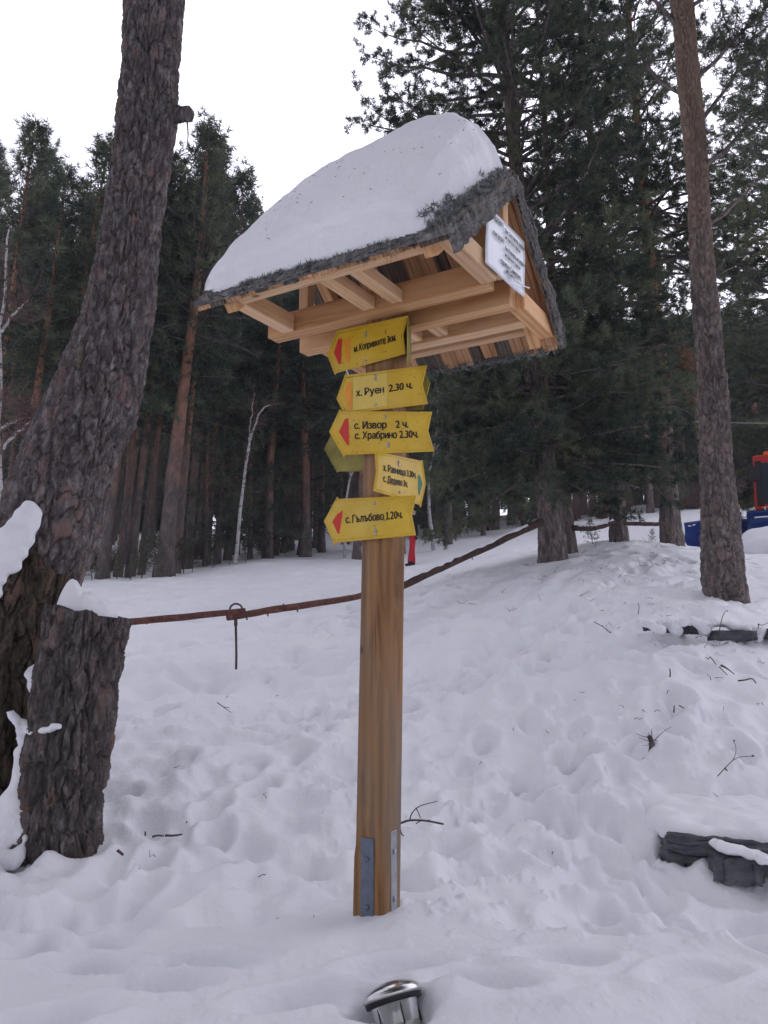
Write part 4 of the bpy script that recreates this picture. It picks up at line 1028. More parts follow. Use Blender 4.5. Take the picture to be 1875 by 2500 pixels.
# ---- leafless shrubs along the edges of the wood
def shrub_mesh(seed):
    rs = np.random.RandomState(seed); mb = MB()
    for k in range(46):
        a = rs.uniform(0, 6.28); d = np.array([math.cos(a) * rs.uniform(.1, .9), math.sin(a) * rs.uniform(.1, .9), rs.uniform(.4, 1)]); d /= np.linalg.norm(d); l = rs.uniform(.35, 1.1)
        q = d * l * np.linspace(0, 1, 6)[:, None] + np.cumsum(rs.normal(0, .035, (6, 3)), 0); q[0] = rs.normal(0, .08, 3) * [1, 1, 0] - [0, 0, .05]
        V, Fc = tube_arrays(q, np.linspace(.011, .004, 6), 4, False); mb.add(V, Fc)
        for j in range(4):
            o2 = q[rs.randint(2, 6)]; d2 = d + rs.normal(0, .7, 3); d2 /= np.linalg.norm(d2); q2 = o2 + d2 * rs.uniform(.1, .35) * np.linspace(0, 1, 3)[:, None]
            V, Fc = tube_arrays(q2, [.006, .005, .003], 3, False); mb.add(V, Fc)
    return mb.mesh('bare_shrub', True)
shm = [shrub_mesh(s) for s in (1, 2, 3)]
for m in shm: m.materials.append(M_twig)
rs2 = random.Random(12)
for k in range(40):
    if k < 18: px = rs2.uniform(180, 860); Y = dist_for(px, 1415 - (px - 200) * 0.125) + rs2.uniform(0.6, 3.5)
    else: px = rs2.uniform(1040, 1900); Y = 40 + rs2.uniform(-2.2, 1.0) + 0.1 * max(0, (px - 937) / F * 42 - 6)
    x = (px - 937.5) / F * Y / CP; s = rs2.uniform(.7, 1.3) if k < 18 else rs2.uniform(1.2, 2.2)
    o = bpy.data.objects.new('bare_shrub', shm[k % 3]); COL.objects.link(o)
    o.matrix_basis = Matrix.Translation((x, Y, gz(x, Y))) @ Matrix.Rotation(rs2.uniform(0, 6), 4, 'Z') @ Matrix.Diagonal((s, s, s * .9, 1))
    if k < 18: tag(o, 'leafless brown shrub among the trunks of the left forest', 'shrub', 'bare shrubs in the left forest')
    else: tag(o, 'leafless brown shrub at the foot of the far forest across the run', 'shrub', 'bare shrubs across the ski run')

# ------------------------------------------------------------------ the signpost
sp = thing('signpost', L(0, 0, -1.05), 'wooden hiking signpost with yellow arrow signs and a small gabled roof', 'signpost')
def lean_u(w): return 0.0 + 0.019 * (w + 1.05)
# post: tall square timber, slightly leaning
def post_mesh():
    ws = np.linspace(-1.35, 1.42, 60); h = 0.0655; c = 0.008
    prof = np.array([(-h + c, -h), (0, -h), (h - c, -h), (h, -h + c), (h, 0), (h, h - c), (h - c, h), (0, h), (-h + c, h), (-h, h - c), (-h, 0), (-h, -h + c)])
    V = []
    for w in ws:
        k = 1 + 0.012 * vnoise(np.array([w * 3.0]), np.array([0.5]), 3)[0]
        p = prof * k
        if w < -0.78: p = p.copy(); p[:, 0] = np.where(p[:, 0] < -0.05, p[:, 0] - 0.007 * sstep(0, 0.05, -0.78 - w), p[:, 0])
        for (a, b) in p: V.append((w, a + lean_u(w), b))
    V = np.array(V); n = len(prof); K = len(ws)
    i = np.arange(K - 1)[:, None] * n; j = np.arange(n)[None]; j2 = (j + 1) % n
    Q = np.stack([i + j, i + j2, i + n + j2, i + n + j], -1).reshape(-1, 4)
    return mk_mesh('post', V, [Q, np.arange(n)[::-1][None], (np.arange(n) + (K - 1) * n)[None]])
PM = frame(PO, W3, U3, V3)     # post frame: x up, y along U, z along V
post = link('post', post_mesh(), M_post, sp, PM)
# steel straps at the foot
def strap(axis, u0, u1, w0, w1, off, mat, lab):
    if axis == 'v': a, b = L((u0 + u1) / 2, off, w0), L((u0 + u1) / 2, off, w1); up = V3
    else: a, b = L(off, (u0 + u1) / 2, w0), L(off, (u0 + u1) / 2, w1); up = U3
    s = beam('strap', a, b, u1 - u0, 0.007, mat, sp, up=up, label=lab, bev=0.0015)
    for w in (w1 - 0.075, w1 - 0.245):
        c = (L((u0 + u1) / 2, off - 0.004, w) if axis == 'v' else L(off + 0.004, (u0 + u1) / 2, w)); d = -V3 if axis == 'v' else U3
        V, Fc = tube_arrays([c, c + d * 0.004, c + d * 0.007], [0.010, 0.010, 0.006], 12)
        link('bolt', mk_mesh('bolt', V, Fc, False), mat, s)
strap('v', -0.030, 0.027, -1.25, -0.755, -0.0695, M_strap, 'grey-blue flat steel strap')
strap('u', -0.016, 0.026, -1.25, -0.735, 0.0690, M_steel, 'bare bright steel strap')

# beams under the roof
B0 = 1.298
def bm_u(v0, v1, w0, w1, u0, u1, mat, name='beam', label=None): return beam(name, L(u0, (v0 + v1) / 2, (w0 + w1) / 2), L(u1, (v0 + v1) / 2, (w0 + w1) / 2), v1 - v0, w1 - w0, mat, sp, label=label)
def bm_v(u0, u1, w0, w1, v0, v1, mat, name='tie', label=None): return beam(name, L((u0 + u1) / 2, v0, (w0 + w1) / 2), L((u0 + u1) / 2, v1, (w0 + w1) / 2), u1 - u0, w1 - w0, mat, sp, label=label)
bm_u(-0.139, -0.066, B0, B0 + 0.098, -0.488, 0.562, M_wood)
bm_u(0.072, 0.140, B0, B0 + 0.10, -0.473, 0.568, M_wood)
bm_u(0.268, 0.335, B0, B0 + 0.07, -0.335, 0.538, M_wood_pale)
for c in (0.045 - 0.02, 0.045 + 0.06):      # bolts through beam and post
    q = L(c, -0.139, B0 + 0.055); V, Fc = tube_arrays([q, q - V3 * 0.004, q - V3 * 0.006], [0.009, 0.009, 0.005], 12)
    link('bolt', mk_mesh('bolt', V, Fc), M_steel, sp)
EW = 0.52                                    # half width of the frame
bm_u(-EW, -EW + 0.05, B0 - 0.003, B0 + 0.05, -0.335, 0.538, M_wood_pale, 'purlin')
bm_u(EW - 0.075, EW - 0.02, B0 + 0.03, B0 + 0.085, -0.335, 0.538, M_wood_pale, 'purlin')
for (u0, u1) in ((-0.400, -0.336), (0.539, 0.604)):
    bm_v(u0, u1, B0 + 0.001, B0 + 0.075, -EW - 0.003, -0.142, M_wood_pale)
    bm_v(u0, u1, B0 + 0.001, B0 + 0.075, 0.143, EW - 0.02, M_wood)
for (u0, u1) in ((0.016, 0.074), (0.148, 0.203)):
    bm_v(u0, u1, B0 + 0.012, B0 + 0.062, -EW + 0.052, -0.142, M_wood_pale)
    bm_v(u0, u1, B0 + 0.012, B0 + 0.062, 0.143, 0.265, M_wood_pale)
APX, EV = 1.76, 1.265                          # underside of the rafters' top edge: ridge and eave levels
def slope_w(v): return APX - abs(v) / 0.56 * (APX - EV)
SLN = np.array([0, 0, 0])
dS = np.array([0.56, APX - EV]); dS /= np.linalg.norm(dS)
for (u0, u1) in ((-0.397, -0.340), (0.488, 0.545)):
    uc = (u0 + u1) / 2
    for sgn in (-1, 1):
        a, b = L(uc, sgn * 0.03, slope_w(0.03) - 0.028), L(uc, sgn * (EW - 0.005), slope_w(EW) - 0.028 + 0.008)
        beam('rafter', a, b, u1 - u0 - 0.006, 0.055, M_wood, sp, up=W3)
    beam('king_post', L(uc + (.055 if uc > 0 else 0), -0.016, B0 + 0.076), L(uc + (.055 if uc > 0 else 0), -0.016, slope_w(0.03) - 0.02), 0.05, 0.05, M_wood_pale, sp, up=V3)
beam('ridge_board', L(-0.44, 0, APX - 0.045), L(0.60, 0, APX - 0.045), 0.028, 0.07, M_wood, sp)
# roof planks: run from the eave to the ridge, each its own board, waney edged
rs = random.Random(5)
nS = lambda sg: (V3 * sg * dS[1] + W3 * dS[0])           # outward normal of a slope
for sg in (-1, 1):
    u = -0.485; k = 0
    while u < 0.612:
        wd = rs.uniform(0.055, 0.078)
        if u + wd > 0.625: wd = 0.625 - u
        if wd < 0.02: break
        lo = 0.556 + rs.uniform(-0.012, 0.012); th = 0.018
        dark = rs.random() < 0.28
        a = L(u + wd / 2, sg * lo, slope_w(lo)) + nS(sg) * 0.012; b = L(u + wd / 2, sg * 0.004, slope_w(0.004)) + nS(sg) * 0.012
        beam('plank', a, b, wd - rs.uniform(0.002, 0.005), th, M_plank_dark if dark else M_plank, sp, up=nS(sg), rough=0.0022, seed=k * 7 + sg, bev=0)
        u += wd; k += 1
# bark-covered top boards (slab wood with the bark on) along both gables and the eaves
def bark_board(name, a, b, w, th, up, seed, nu=60, nv=150):
    a, b, up = np.array(a), np.array(b), np.array(up, float)
    X = (b - a) / np.linalg.norm(b - a); Z = up - X * (up @ X); Z /= np.linalg.norm(Z); Yd = np.cross(Z, X); l = np.linalg.norm(b - a)
    s = np.linspace(0, l, nv)[:, None]; t = np.linspace(-1, 1, nu)[None]
    wv = w / 2 * (1 + 0.18 * fbm(s * 9 + 0 * t, 0 * s + 1.0 + 0 * t, seed, 3))
    top = th * (1 - 0.45 * t ** 2) + 0.010 * fbm(s * 55, t * w * 45 + s * 6, seed + 2, 4, 0.6) + 0.012 * np.abs(fbm(s * 14, t * w * 60, seed + 4, 3))
    e = 0.012 * fbm(s * 30, t * 0 + 5, seed + 9, 3)
    Vt = a + X * s[..., None] + Yd * (wv * t + e)[..., None] + Z * top[..., None]
    Vb = a + X * s[..., None] + Yd * (wv * t + e)[..., None] + Z * np.zeros_like(top)[..., None]
    n = nv * nu; i = np.arange(nv - 1)[:, None] * nu; j = np.arange(nu - 1)[None]
    Q = np.stack([i + j, i + nu + j, i + nu + j + 1, i + j + 1], -1).reshape(-1, 4)
    i1 = np.arange(nv - 1) * nu
    S1 = np.stack([i1, i1 + n, i1 + nu + n, i1 + nu], -1); S2 = np.stack([i1 + nu - 1, i1 + nu + nu - 1, i1 + nu + nu - 1 + n, i1 + nu - 1 + n], -1)
    j1 = np.arange(nu - 1)
    S3 = np.stack([j1, j1 + 1, j1 + 1 + n, j1 + n], -1); S4 = np.stack([j1 + (nv - 1) * nu, j1 + (nv - 1) * nu + n, j1 + 1 + (nv - 1) * nu + n, j1 + 1 + (nv - 1) * nu], -1)
    tone = np.clip(0.5 + 0.8 * fbm(s * 20, t * 3 + 0 * s, seed + 11, 3), 0, 1).ravel()
    me = mk_mesh(name, np.concatenate([Vt.reshape(-1, 3), Vb.reshape(-1, 3)]), [Q[:, ::-1], Q + n, S1, S2, S3, S4], False, dict(tone=np.concatenate([tone, tone])))
    return link(name, me, M_barkroof, sp)
for sg in (-1, 1):
    n_ = nS(sg)
    for uc, wd, sd in ((0.590, 0.10, 1), (-0.44, 0.10, 2)):
        ext = (0.572 if uc > 0 else 0.568) - (0.018 if sg > 0 else 0)
        bark_board('bark_slab', L(uc, sg * ext, slope_w(ext)) + n_ * 0.022, L(uc, sg * -0.012, slope_w(-0.0)) + n_ * 0.022 + W3 * 0.01, wd, 0.032, n_, 300 + sd * 7 + sg)
    bark_board('bark_slab', L(-0.47, sg * 0.545, slope_w(0.545)) + n_ * 0.022, L(0.55, sg * 0.545, slope_w(0.545)) + n_ * 0.022, 0.06, 0.02, n_, 340 + sg)
# facing bark on the gable edges
for sg in (-1, 1):
    e_ = 0.568 if sg < 0 else 0.548; a = L(0.620, sg * e_, slope_w(e_) - 0.004); b = L(0.620, sg * 0.004, slope_w(0) + 0.0)
    bark_board('bargeboard', a, b, 0.072, 0.022, U3, 360 + sg)
# tufts of lichen and dry needles along the eave and gable
def lichen():
    rs = np.random.RandomState(14); TP, TD, TT = [], [], []
    n_ = nS(-1)
    def clump(p, r, m):
        TP.append(p + rs.normal(0, r, (m, 3)) * [1, 1, 0.7]); d = n_ * 0.6 - V3 * 0.3 + rs.normal(0, .4, (m, 3)); TD.append(d / np.linalg.norm(d, axis=1, keepdims=True)); TT.append(np.clip(rs.normal(.5, .22, m), 0, 1))
    for k in range(300):
        u = rs.uniform(-0.49, 0.58); v = -0.545 + abs(rs.normal(0, 0.022)); h = 0.5 + 0.9 * abs(fbm(np.array([u * 9]), np.array([2.0]), 4, 2)[0])
        clump(L(u, v, slope_w(v)) + n_ * 0.035 * h, 0.009, 9)
    for k in range(170):
        v = -rs.uniform(0.0, 0.55); u = 0.565 - abs(rs.normal(0, 0.03)) + 0.04
        clump(L(u, v, slope_w(v)) + n_ * 0.052, 0.009, 8)
    for k in range(22):
        v = -rs.uniform(0.05, 0.5); u = 0.54 - abs(rs.normal(0, 0.035)); clump(L(u, v, slope_w(v)) + n_ * 0.075, 0.012, 14)
    for k in range(60):
        u = rs.uniform(-0.49, 0.6); v = 0.56; clump(L(u, v, slope_w(v)) - n_ * 0.0, 0.012, 5)
    V, Fc, tn = needles_arrays(np.concatenate(TP), np.concatenate(TD), np.concatenate(TT), 7, 0.021, 0.0045, rs, 1.0, 0.4)
    o = link('lichen', mk_mesh('lichen', V, [Fc], False, dict(tone=tn)), M_lichen, sp); o['kind'] = 'stuff'
    # a few long dry grass stalks at the corner
    mb = MB()
    for k in range(16):
        p = L(rs.uniform(0.38, 0.5), -0.56, slope_w(0.56) + 0.03); d = -W3 * rs.uniform(.5, 1) - V3 * rs.uniform(-.1, .6) + U3 * rs.normal(0, .4); l = rs.uniform(.03, .07)
        V, Fc = tube_arrays(p + d * l * np.linspace(0, 1, 4)[:, None] + rs.normal(0, .003, (4, 3)), [.0012, .001, .0008, .0005], 3); mb.add(V, Fc)
    o = link('dry_grass', mb.mesh('dry_grass'), M_branch, sp); o['kind'] = 'stuff'
lichen()
# the poster on the gable
pu = 0.612
TL, TR, BR, BL = [onu(x, y, pu) for x, y in ((1183, 498), (1277, 592), (1277, 727), (1181, 643))]
def poster():
    n = 14; V = []
    for i in range(n + 1):
        for j in range(n + 1):
            s, t = i / n, j / n
            v = (TL[0] * (1 - s) + TR[0] * s) * (1 - t) + (BL[0] * (1 - s) + BR[0] * s) * t
            w = (TL[1] * (1 - s) + TR[1] * s) * (1 - t) + (BL[1] * (1 - s) + BR[1] * s) * t
            b = 0.002 * math.sin(s * 6 + t * 4) * math.sin(t * 5) + 0.002 * vnoise(np.array([s * 4]), np.array([t * 4]), 5)[0]
            V.append(L(pu + 0.004 + b, v, w))
    q = [(i * (n + 1) + j, i * (n + 1) + j + 1, (i + 1) * (n + 1) + j + 1, (i + 1) * (n + 1) + j) for i in range(n) for j in range(n)]
    o = link('poster', mk_mesh('poster', np.array(V), [np.array(q)], True), M_paper, sp, label='white printed notice pinned on the gable')
    md = o.modifiers.new('thickness', 'SOLIDIFY'); md.thickness = 0.0025; md.offset = 1
    return o
poster_o = poster()
_GL = {}
def stroke(pl, w):
    pl = np.array(pl, float); V, Q = [], []
    for i in range(len(pl) - 1):
        d = pl[i + 1] - pl[i]; d = d / np.linalg.norm(d); n = np.array([-d[1], d[0]]) * w / 2; e = d * w * (0.5 if 0 < i else 0); e2 = d * w * (0.5 if i < len(pl) - 2 else 0)
        k = len(V); V += [pl[i] - n - e * .2, pl[i] + n - e * .2, pl[i + 1] + n + e2 * .2, pl[i + 1] - n + e2 * .2]; Q.append((k, k + 3, k + 2, k + 1))
    return V, Q
def glyph(ch):
    """outline of one letter as (points, faces), starting at x = 0"""
    if ch in _GL: return _GL[ch]
    own = {'ь': [[(.05, 0), (.05, .54)], [(.05, .05)] + [(.27 + .12 * math.sin(t), .165 - .12 * math.cos(t)) for t in np.linspace(0, math.pi, 9)] + [(.05, .285)]],
           'ъ': [[(0, .49), (.2, .49)], [(.2, 0), (.2, .54)], [(.2, .05)] + [(.40 + .12 * math.sin(t), .165 - .12 * math.cos(t)) for t in np.linspace(0, math.pi, 9)] + [(.2, .285)]],
           '1': [[(.19, 0), (.19, .70)], [(.03, .56), (.19, .645)], [(.04, .045), (.34, .045)]]}
    if ch in own:
        V, Q = [], []
        for pl in own[ch]:
            v, q = stroke(pl, .098); Q += [tuple(i + len(V) for i in f) for f in q]; V += v
        V = np.array(V)
    else:
        src, k = {'н': ('Н', .74), 'и': ('И', .74), 'й': ('И', .74)}.get(ch, (ch, 1.0))
        c = bpy.data.curves.new('letter', 'FONT'); c.body = src; c.size = 1.0; c.resolution_u = 3
        o = bpy.data.objects.new('letter', c); COL.objects.link(o)
        me = bpy.data.meshes.new_from_object(o.evaluated_get(bpy.context.evaluated_depsgraph_get()))
        bpy.data.objects.remove(o); bpy.data.curves.remove(c)
        V = np.array([v.co[:2] for v in me.vertices]) * k; Q = [tuple(p.vertices) for p in me.polygons]; bpy.data.meshes.remove(me)
    V = V - [V[:, 0].min(), 0]
    _GL[ch] = (V, Q); return _GL[ch]
def text_outline(body):
    x = 0.0; V, Q = [], []; n = 0
    for ch in body:
        if ch == ' ': x += 0.24; continue
        v, q = glyph(ch); V.append(v + [x, 0]); Q += [tuple(i + n for i in f) for f in q]; n += len(v)
        x += v[:, 0].max() + (0.09 if ch not in 'ГТгт' else 0.05)
    return np.concatenate(V), Q
def lettering(body, a, b, cap, upd, nrm_, parent, mat=M_ink, off=0.0012, bold=0.036):
    """text from the world point a to b along its baseline, capitals 'cap' metres tall"""
    co, F_ = text_outline(body); a, b = np.array(a), np.array(b)
    x0, x1 = co[:, 0].min(), co[:, 0].max()
    X = (b - a); X = X / (x1 - x0); ct = 0.727
    n = len(co)
    V, Q = [], []
    for i, (dx, dy) in enumerate(((-bold, 0), (0, bold * .5), (bold, 0), (0, -bold * .5)) if bold else ((0, 0),)):     # heavier strokes
        V.append(a + (co[:, :1] + dx - x0) * X + (co[:, 1:2] + dy) / ct * cap * np.array(upd) + np.array(nrm_) * (off + i * 0.00012))
        Q += [tuple(v + i * n for v in f) for f in F_]
    me = bpy.data.meshes.new('lettering'); me.from_pydata(np.concatenate(V).tolist(), [], Q); me.update()
    return link('lettering', me, mat, parent)
def pq(s, t): return TL[0] * (1 - s) * (1 - t) + TR[0] * s * (1 - t) + BL[0] * (1 - s) * t + BR[0] * s * t, TL[1] * (1 - s) * (1 - t) + TR[1] * s * (1 - t) + BL[1] * (1 - s) * t + BR[1] * s * t
for body, s0, s1, t, cap in [('Ис проект:', 0.06, 0.40, 0.165, 0.024), ('Дм.: Ангелинов, карти и', 0.43, 0.97, 0.20, 0.019), ('инструктор по туризъм', 0.43, 0.84, 0.315, 0.015),
        ('консултант:', 0.14, 0.41, 0.43, 0.022), ('Анна Ковачева, мл. водач и', 0.43, 0.96, 0.50, 0.019), ('инструктор по туризъм', 0.43, 0.84, 0.615, 0.015), ('строител: Самоковец', 0.32, 0.86, 0.795, 0.022), ('ИП мест', 0.46, 0.70, 0.90, 0.019)]:
    A_, B_ = pq(s0, t), pq(s1, t)
    lettering(body, L(pu, *A_), L(pu, *B_), cap, W3, U3, poster_o, off=0.0125, bold=0.034)
# torn corner of the notice
a = L(pu + 0.012, *pq(0.52, 0.90)); b = L(pu + 0.012, *pq(1.07, 0.78))
tube('torn_edge', spline([a, (a + b) / 2 - W3 * 0.012 + U3 * 0.008, b - W3 * 0.004, b], 10), [0.0015, .003, .0035, .003, .002, .0025, .004, .004, .003, .001], M_paper, poster_o, 6)

# ---- arrow signs
def offset_poly(p, d):
    p = np.array(p, float); n = len(p); out = []
    area = sum(p[i][0] * p[(i + 1) % n][1] - p[(i + 1) % n][0] * p[i][1] for i in range(n)); sg = 1 if area > 0 else -1
    for i in range(n):
        e0 = p[i] - p[i - 1]; e1 = p[(i + 1) % n] - p[i]; e0 /= np.linalg.norm(e0); e1 /= np.linalg.norm(e1)
        n0 = np.array([-e0[1], e0[0]]) * sg; n1 = np.array([-e1[1], e1[0]]) * sg; b = n0 + n1; b /= np.linalg.norm(b)
        out.append(p[i] + b * d / max(0.35, b @ n0))
    return np.array(out)
def plate(name, poly, to3, nrm_, th, mat, parent, z0=0.0, label=None, bulge=None):
    poly = np.array(poly); n = len(poly); N = np.array(nrm_)
    bm = bmesh.new()
    f = [bm.verts.new(to3(*q) + N * (z0 + th)) for q in poly]; bk = [bm.verts.new(to3(*q) + N * z0) for q in poly]
    bm.faces.new(f); bm.faces.new(bk[::-1])
    for i in range(n): bm.faces.new((f[i], bk[i], bk[(i + 1) % n], f[(i + 1) % n]))
    bmesh.ops.recalc_face_normals(bm, faces=bm.faces)
    bmesh.ops.triangulate(bm, faces=[x for x in bm.faces if len(x.verts) > 4])
    me = bpy.data.meshes.new(name); bm.to_mesh(me); bm.free()
    return link(name, me, mat, parent, label=label)
def ring(name, poly, d0, d1, to3, nrm_, z0, z1, mat, parent):
    N = np.array(nrm_); n = len(poly); rings = []
    for (d, z) in ((d0, z0), (d0 + (d1 - d0) * .3, z1), (d0 + (d1 - d0) * .7, z1), (d1, z0)):
        rings.append([to3(*q) + N * z for q in offset_poly(poly, d)])
    V = np.array(rings).reshape(-1, 3); q = []
    for k in range(3):
        for i in range(n): q.append((k * n + i, k * n + (i + 1) % n, (k + 1) * n + (i + 1) % n, (k + 1) * n + i))
    return link(name, mk_mesh(name, V, [np.array(q)]), mat, parent)
def Z2(u, v): return 750 + u * 0.29837, 740 + v * 0.29837     # survey grid of the sign cluster
def make_sign(axis, off, corners, marks, texts, screws, label, tape=None, mat=None):
    N = -V3 if axis == 'v' else U3
    on = (lambda p: onv(*p, off)) if axis == 'v' else (lambda p: onu(*p, off))
    to3 = (lambda a, b: L(a, off, b)) if axis == 'v' else (lambda a, b: L(off, a, b))
    poly = [on(Z2(*c)) for c in corners]
    s = plate('direction_sign', poly, to3, N, 0.003, mat or M_yellow, sp, label=label)
    ring('rim', poly, 0.0005, 0.0035, to3, N, 0.0028, 0.0052, mat or M_yellow, s)
    ring('rim', poly, 0.0085, 0.0125, to3, N, 0.0028, 0.0050, mat or M_yellow, s)
    if tape: plate('tape', [on(Z2(*c)) for c in tape], to3, N, 0.0005, M_tape, s, 0.0031)
    for (pl, mt) in marks: plate('arrow_mark', [on(Z2(*c)) for c in pl], to3, N, 0.0006, mt, s, 0.0042 if tape else 0.0036)
    for (body, p0, p1, cap) in texts:
        a, b = to3(*on(Z2(*p0))), to3(*on(Z2(*p1))); t = on(Z2(p0[0], p0[1] - cap)); t0 = on(Z2(*p0))
        d = np.array(to3(*t)) - np.array(to3(*t0)); h = np.linalg.norm(d)
        lettering(body, a, b, h, d / h, N, s, off=0.0047)
    for p in screws:
        c = to3(*on(Z2(*p))); V, Fc = tube_arrays([c + N * 0.002, c + N * 0.007, c + N * 0.0085], [0.006, 0.006, 0.003], 10); link('screw', mk_mesh('screw', V, Fc), M_steel, s)
    return s
make_sign('v', -0.082, [(165, 420), (255, 212), (262, 228), (828, 103), (790, 265), (808, 415), (245, 572), (228, 590)],
          [([(222, 408), (258, 298), (291, 290), (280, 502), (262, 500)], M_red), ([(306, 302), (358, 280), (350, 492), (318, 470)], M_orange)],
          [('м. Копривките 3км.', (388, 405), (732, 308), 57)], [(482, 245), (482, 272), (484, 478)], 'topmost yellow arrow sign reading Копривките, with red and orange marks')
make_sign('v', -0.076, [(243, 785), (318, 572), (330, 590), (980, 510), (945, 665), (990, 825), (330, 910), (300, 900)],
          [([(308, 742), (342, 655), (371, 645), (371, 868), (345, 868)], M_orange)],
          [('х. Руен  2.30 ч.', (405, 766), (866, 700), 58)], [(563, 600), (563, 628), (563, 835)], 'second yellow arrow sign from the top, reading Руен with an orange mark', tape=[(378, 592), (656, 558), (656, 848), (378, 885)])
make_sign('v', -0.090, [(183, 1055), (270, 868), (284, 885), (1022, 890), (990, 1045), (1042, 1215), (318, 1243), (304, 1264)],
          [([(265, 1055), (312, 950), (341, 943), (348, 1165), (330, 1163)], M_red)],
          [('с. Извор    2 ч.', (390, 1032), (832, 1020), 60), ('с. Храбрино 2.30ч.', (396, 1115), (914, 1102), 60)], [(642, 932), (666, 1150), (668, 1172)], 'middle yellow arrow sign with two lines, Извор and Храбрино')
make_sign('u', 0.1040, [(552, 1210), (925, 1290), (937, 1285), (965, 1480), (925, 1672), (912, 1650), (537, 1537), (562, 1380)],
          [([(900, 1403), (920, 1418), (938, 1480), (912, 1575), (903, 1568)], M_green)],
          [('х. Равнища 3.30ч.', (616, 1372), (885, 1436), 58), ('с. Дедево 3ч.', (616, 1462), (815, 1508), 58)], [(743, 1298), (743, 1322), (752, 1548)], 'yellow sign on the right face of the post with a green arrow')
make_sign('v', -0.082, [(140, 1785), (248, 1583), (262, 1602), (895, 1573), (858, 1735), (890, 1900), (238, 1962), (225, 1985)],
          [([(210, 1790), (250, 1728), (297, 1697), (266, 1890), (254, 1885)], M_red)],
          [('с. Гълъбово 1.20ч.', (320, 1802), (785, 1760), 62)], [(551, 1640), (563, 1862), (563, 1888)], 'lowest yellow arrow sign reading Гълъбово with a torn red mark')
make_sign('v', 0.0700, [(140, 1195), (222, 1035), (470, 1030), (800, 1010), (780, 1150), (800, 1300), (450, 1376), (262, 1378), (250, 1392)], [], [], [], 'greenish back of a sign behind the post, pointing left', mat=M_signback)
make_sign('v', 0.0700, [(600, 580), (960, 560), (1008, 660), (950, 870), (600, 880)], [], [], [], 'yellow sign behind the post, its tip showing right of the second sign', mat=M_signback)
# a sign seen edge on, right of the topmost sign
a0 = L(0.085, -0.085, 0)
pts_ = [P(*Z2(822, 122), 2.86), P(*Z2(848, 118), 3.25), P(*Z2(853, 430), 3.25), P(*Z2(828, 512), 2.86)]
Nn = np.cross(pts_[1] - pts_[0], pts_[3] - pts_[0]); Nn /= np.linalg.norm(Nn)
me = mk_mesh('edge_sign', np.array(pts_ + [p + Nn * 0.004 for p in pts_]), [np.array([(0, 1, 2, 3), (7, 6, 5, 4), (0, 4, 5, 1), (1, 5, 6, 2), (2, 6, 7, 3), (3, 7, 4, 0)])])
link('direction_sign', me, M_signback, sp, label='yellow sign seen nearly edge on beside the topmost sign')

# ---- snow on the roof
def roof_snow():
    nu, ns = 190, 220
    u = np.linspace(-0.505, 0.585, nu)[:, None]; s = np.linspace(-1, 1, ns)[None]      # s: front eave .. ridge .. back eave
    v = 0.56 * s; sw = APX + 0.055 - np.abs(v) / 0.56 * (APX - EV)
    # thickness straight up
    along = np.interp(u.ravel(), [-0.505, -0.49, -0.42, -0.25, 0.05, 0.25, 0.38, 0.48, 0.55, 0.585], [0.12, 0.24, 0.30, 0.35, 0.40, 0.415, 0.39, 0.31, 0.18, 0.03])[:, None]
    acr = np.interp(s.ravel(), [-1, -0.965, -0.9, -0.7, -0.45, -0.2, 0, 0.2, 0.5, 0.8, 1.0], [0.10, 0.25, 0.42, 0.66, 0.86, 0.98, 1.0, 0.97, 0.8, 0.5, 0.1])[None]
    t = along * acr
    ridge = np.sqrt(v ** 2 + 0.09 ** 2) - 0.09                                        # the ridge rounds off under deep snow
    top = sw + t + (ridge - np.abs(v)) * -0.0
    rnd = (np.abs(v) - (np.sqrt(v ** 2 + 0.11 ** 2) - 0.0)) * 0.55 * np.clip(t / 0.2, 0, 1)
    top = top + rnd
    top = top + 0.030 * fbm(u * 3.2, v * 4.0, 5, 3) * np.clip(t / 0.15, 0, 1) + (0.014 * fbm(u * 13, v * 13, 9, 3) + 0.006 * np.minimum(0, fbm(u * 34, v * 34, 19, 2) + .15)) * np.clip(t / 0.1, 0, 1)
    # right boundary wanders so the bark shows beside the bargeboard
    edge = 0.045 * np.clip(-s, 0, 1) ** 0.6 + 0.02 * fbm(s * 5 + 0 * u, 0 * s + 2 + 0 * u, 3, 3)
    uu = u - (edge) * sstep(0.2, 0.585, u)
    vv = v + 0 * u
    vv = np.where(s < -0.93, vv + 0.022 * (fbm(u * 7 + 0 * s, 0 * s + 0.3, 6, 3) + 0.35), vv)
    Vt = PO + uu[..., None] * U3 + vv[..., None] * V3 + top[..., None] * W3
    Vb = PO + uu[..., None] * U3 + vv[..., None] * V3 + (sw + 0 * u - 0.02)[..., None] * W3
    n = nu * ns; i = np.arange(nu - 1)[:, None] * ns; j = np.arange(ns - 1)[None]
    Q = np.stack([i + j, i + ns + j, i + ns + j + 1, i + j + 1], -1).reshape(-1, 4)
    i1 = np.arange(nu - 1) * ns; j1 = np.arange(ns - 1); e = (nu - 1) * ns
    sides = [np.stack([i1, i1 + n, i1 + ns + n, i1 + ns], -1), np.stack([i1 + ns - 1, i1 + 2 * ns - 1, i1 + 2 * ns - 1 + n, i1 + ns - 1 + n], -1),
             np.stack([j1, j1 + 1, j1 + 1 + n, j1 + n], -1), np.stack([j1 + e, j1 + e + n, j1 + 1 + e + n, j1 + 1 + e], -1)]
    me = mk_mesh('roof_snow', np.concatenate([Vt.reshape(-1, 3), Vb.reshape(-1, 3)]), [Q, Q[:, ::-1] + n] + sides, True)
    tag(link('roof_snow', me, M_snow), 'deep rounded snow lying on the little roof of the signpost', 'snow')
roof_snow()
rs = np.random.RandomState(33); mb = MB()
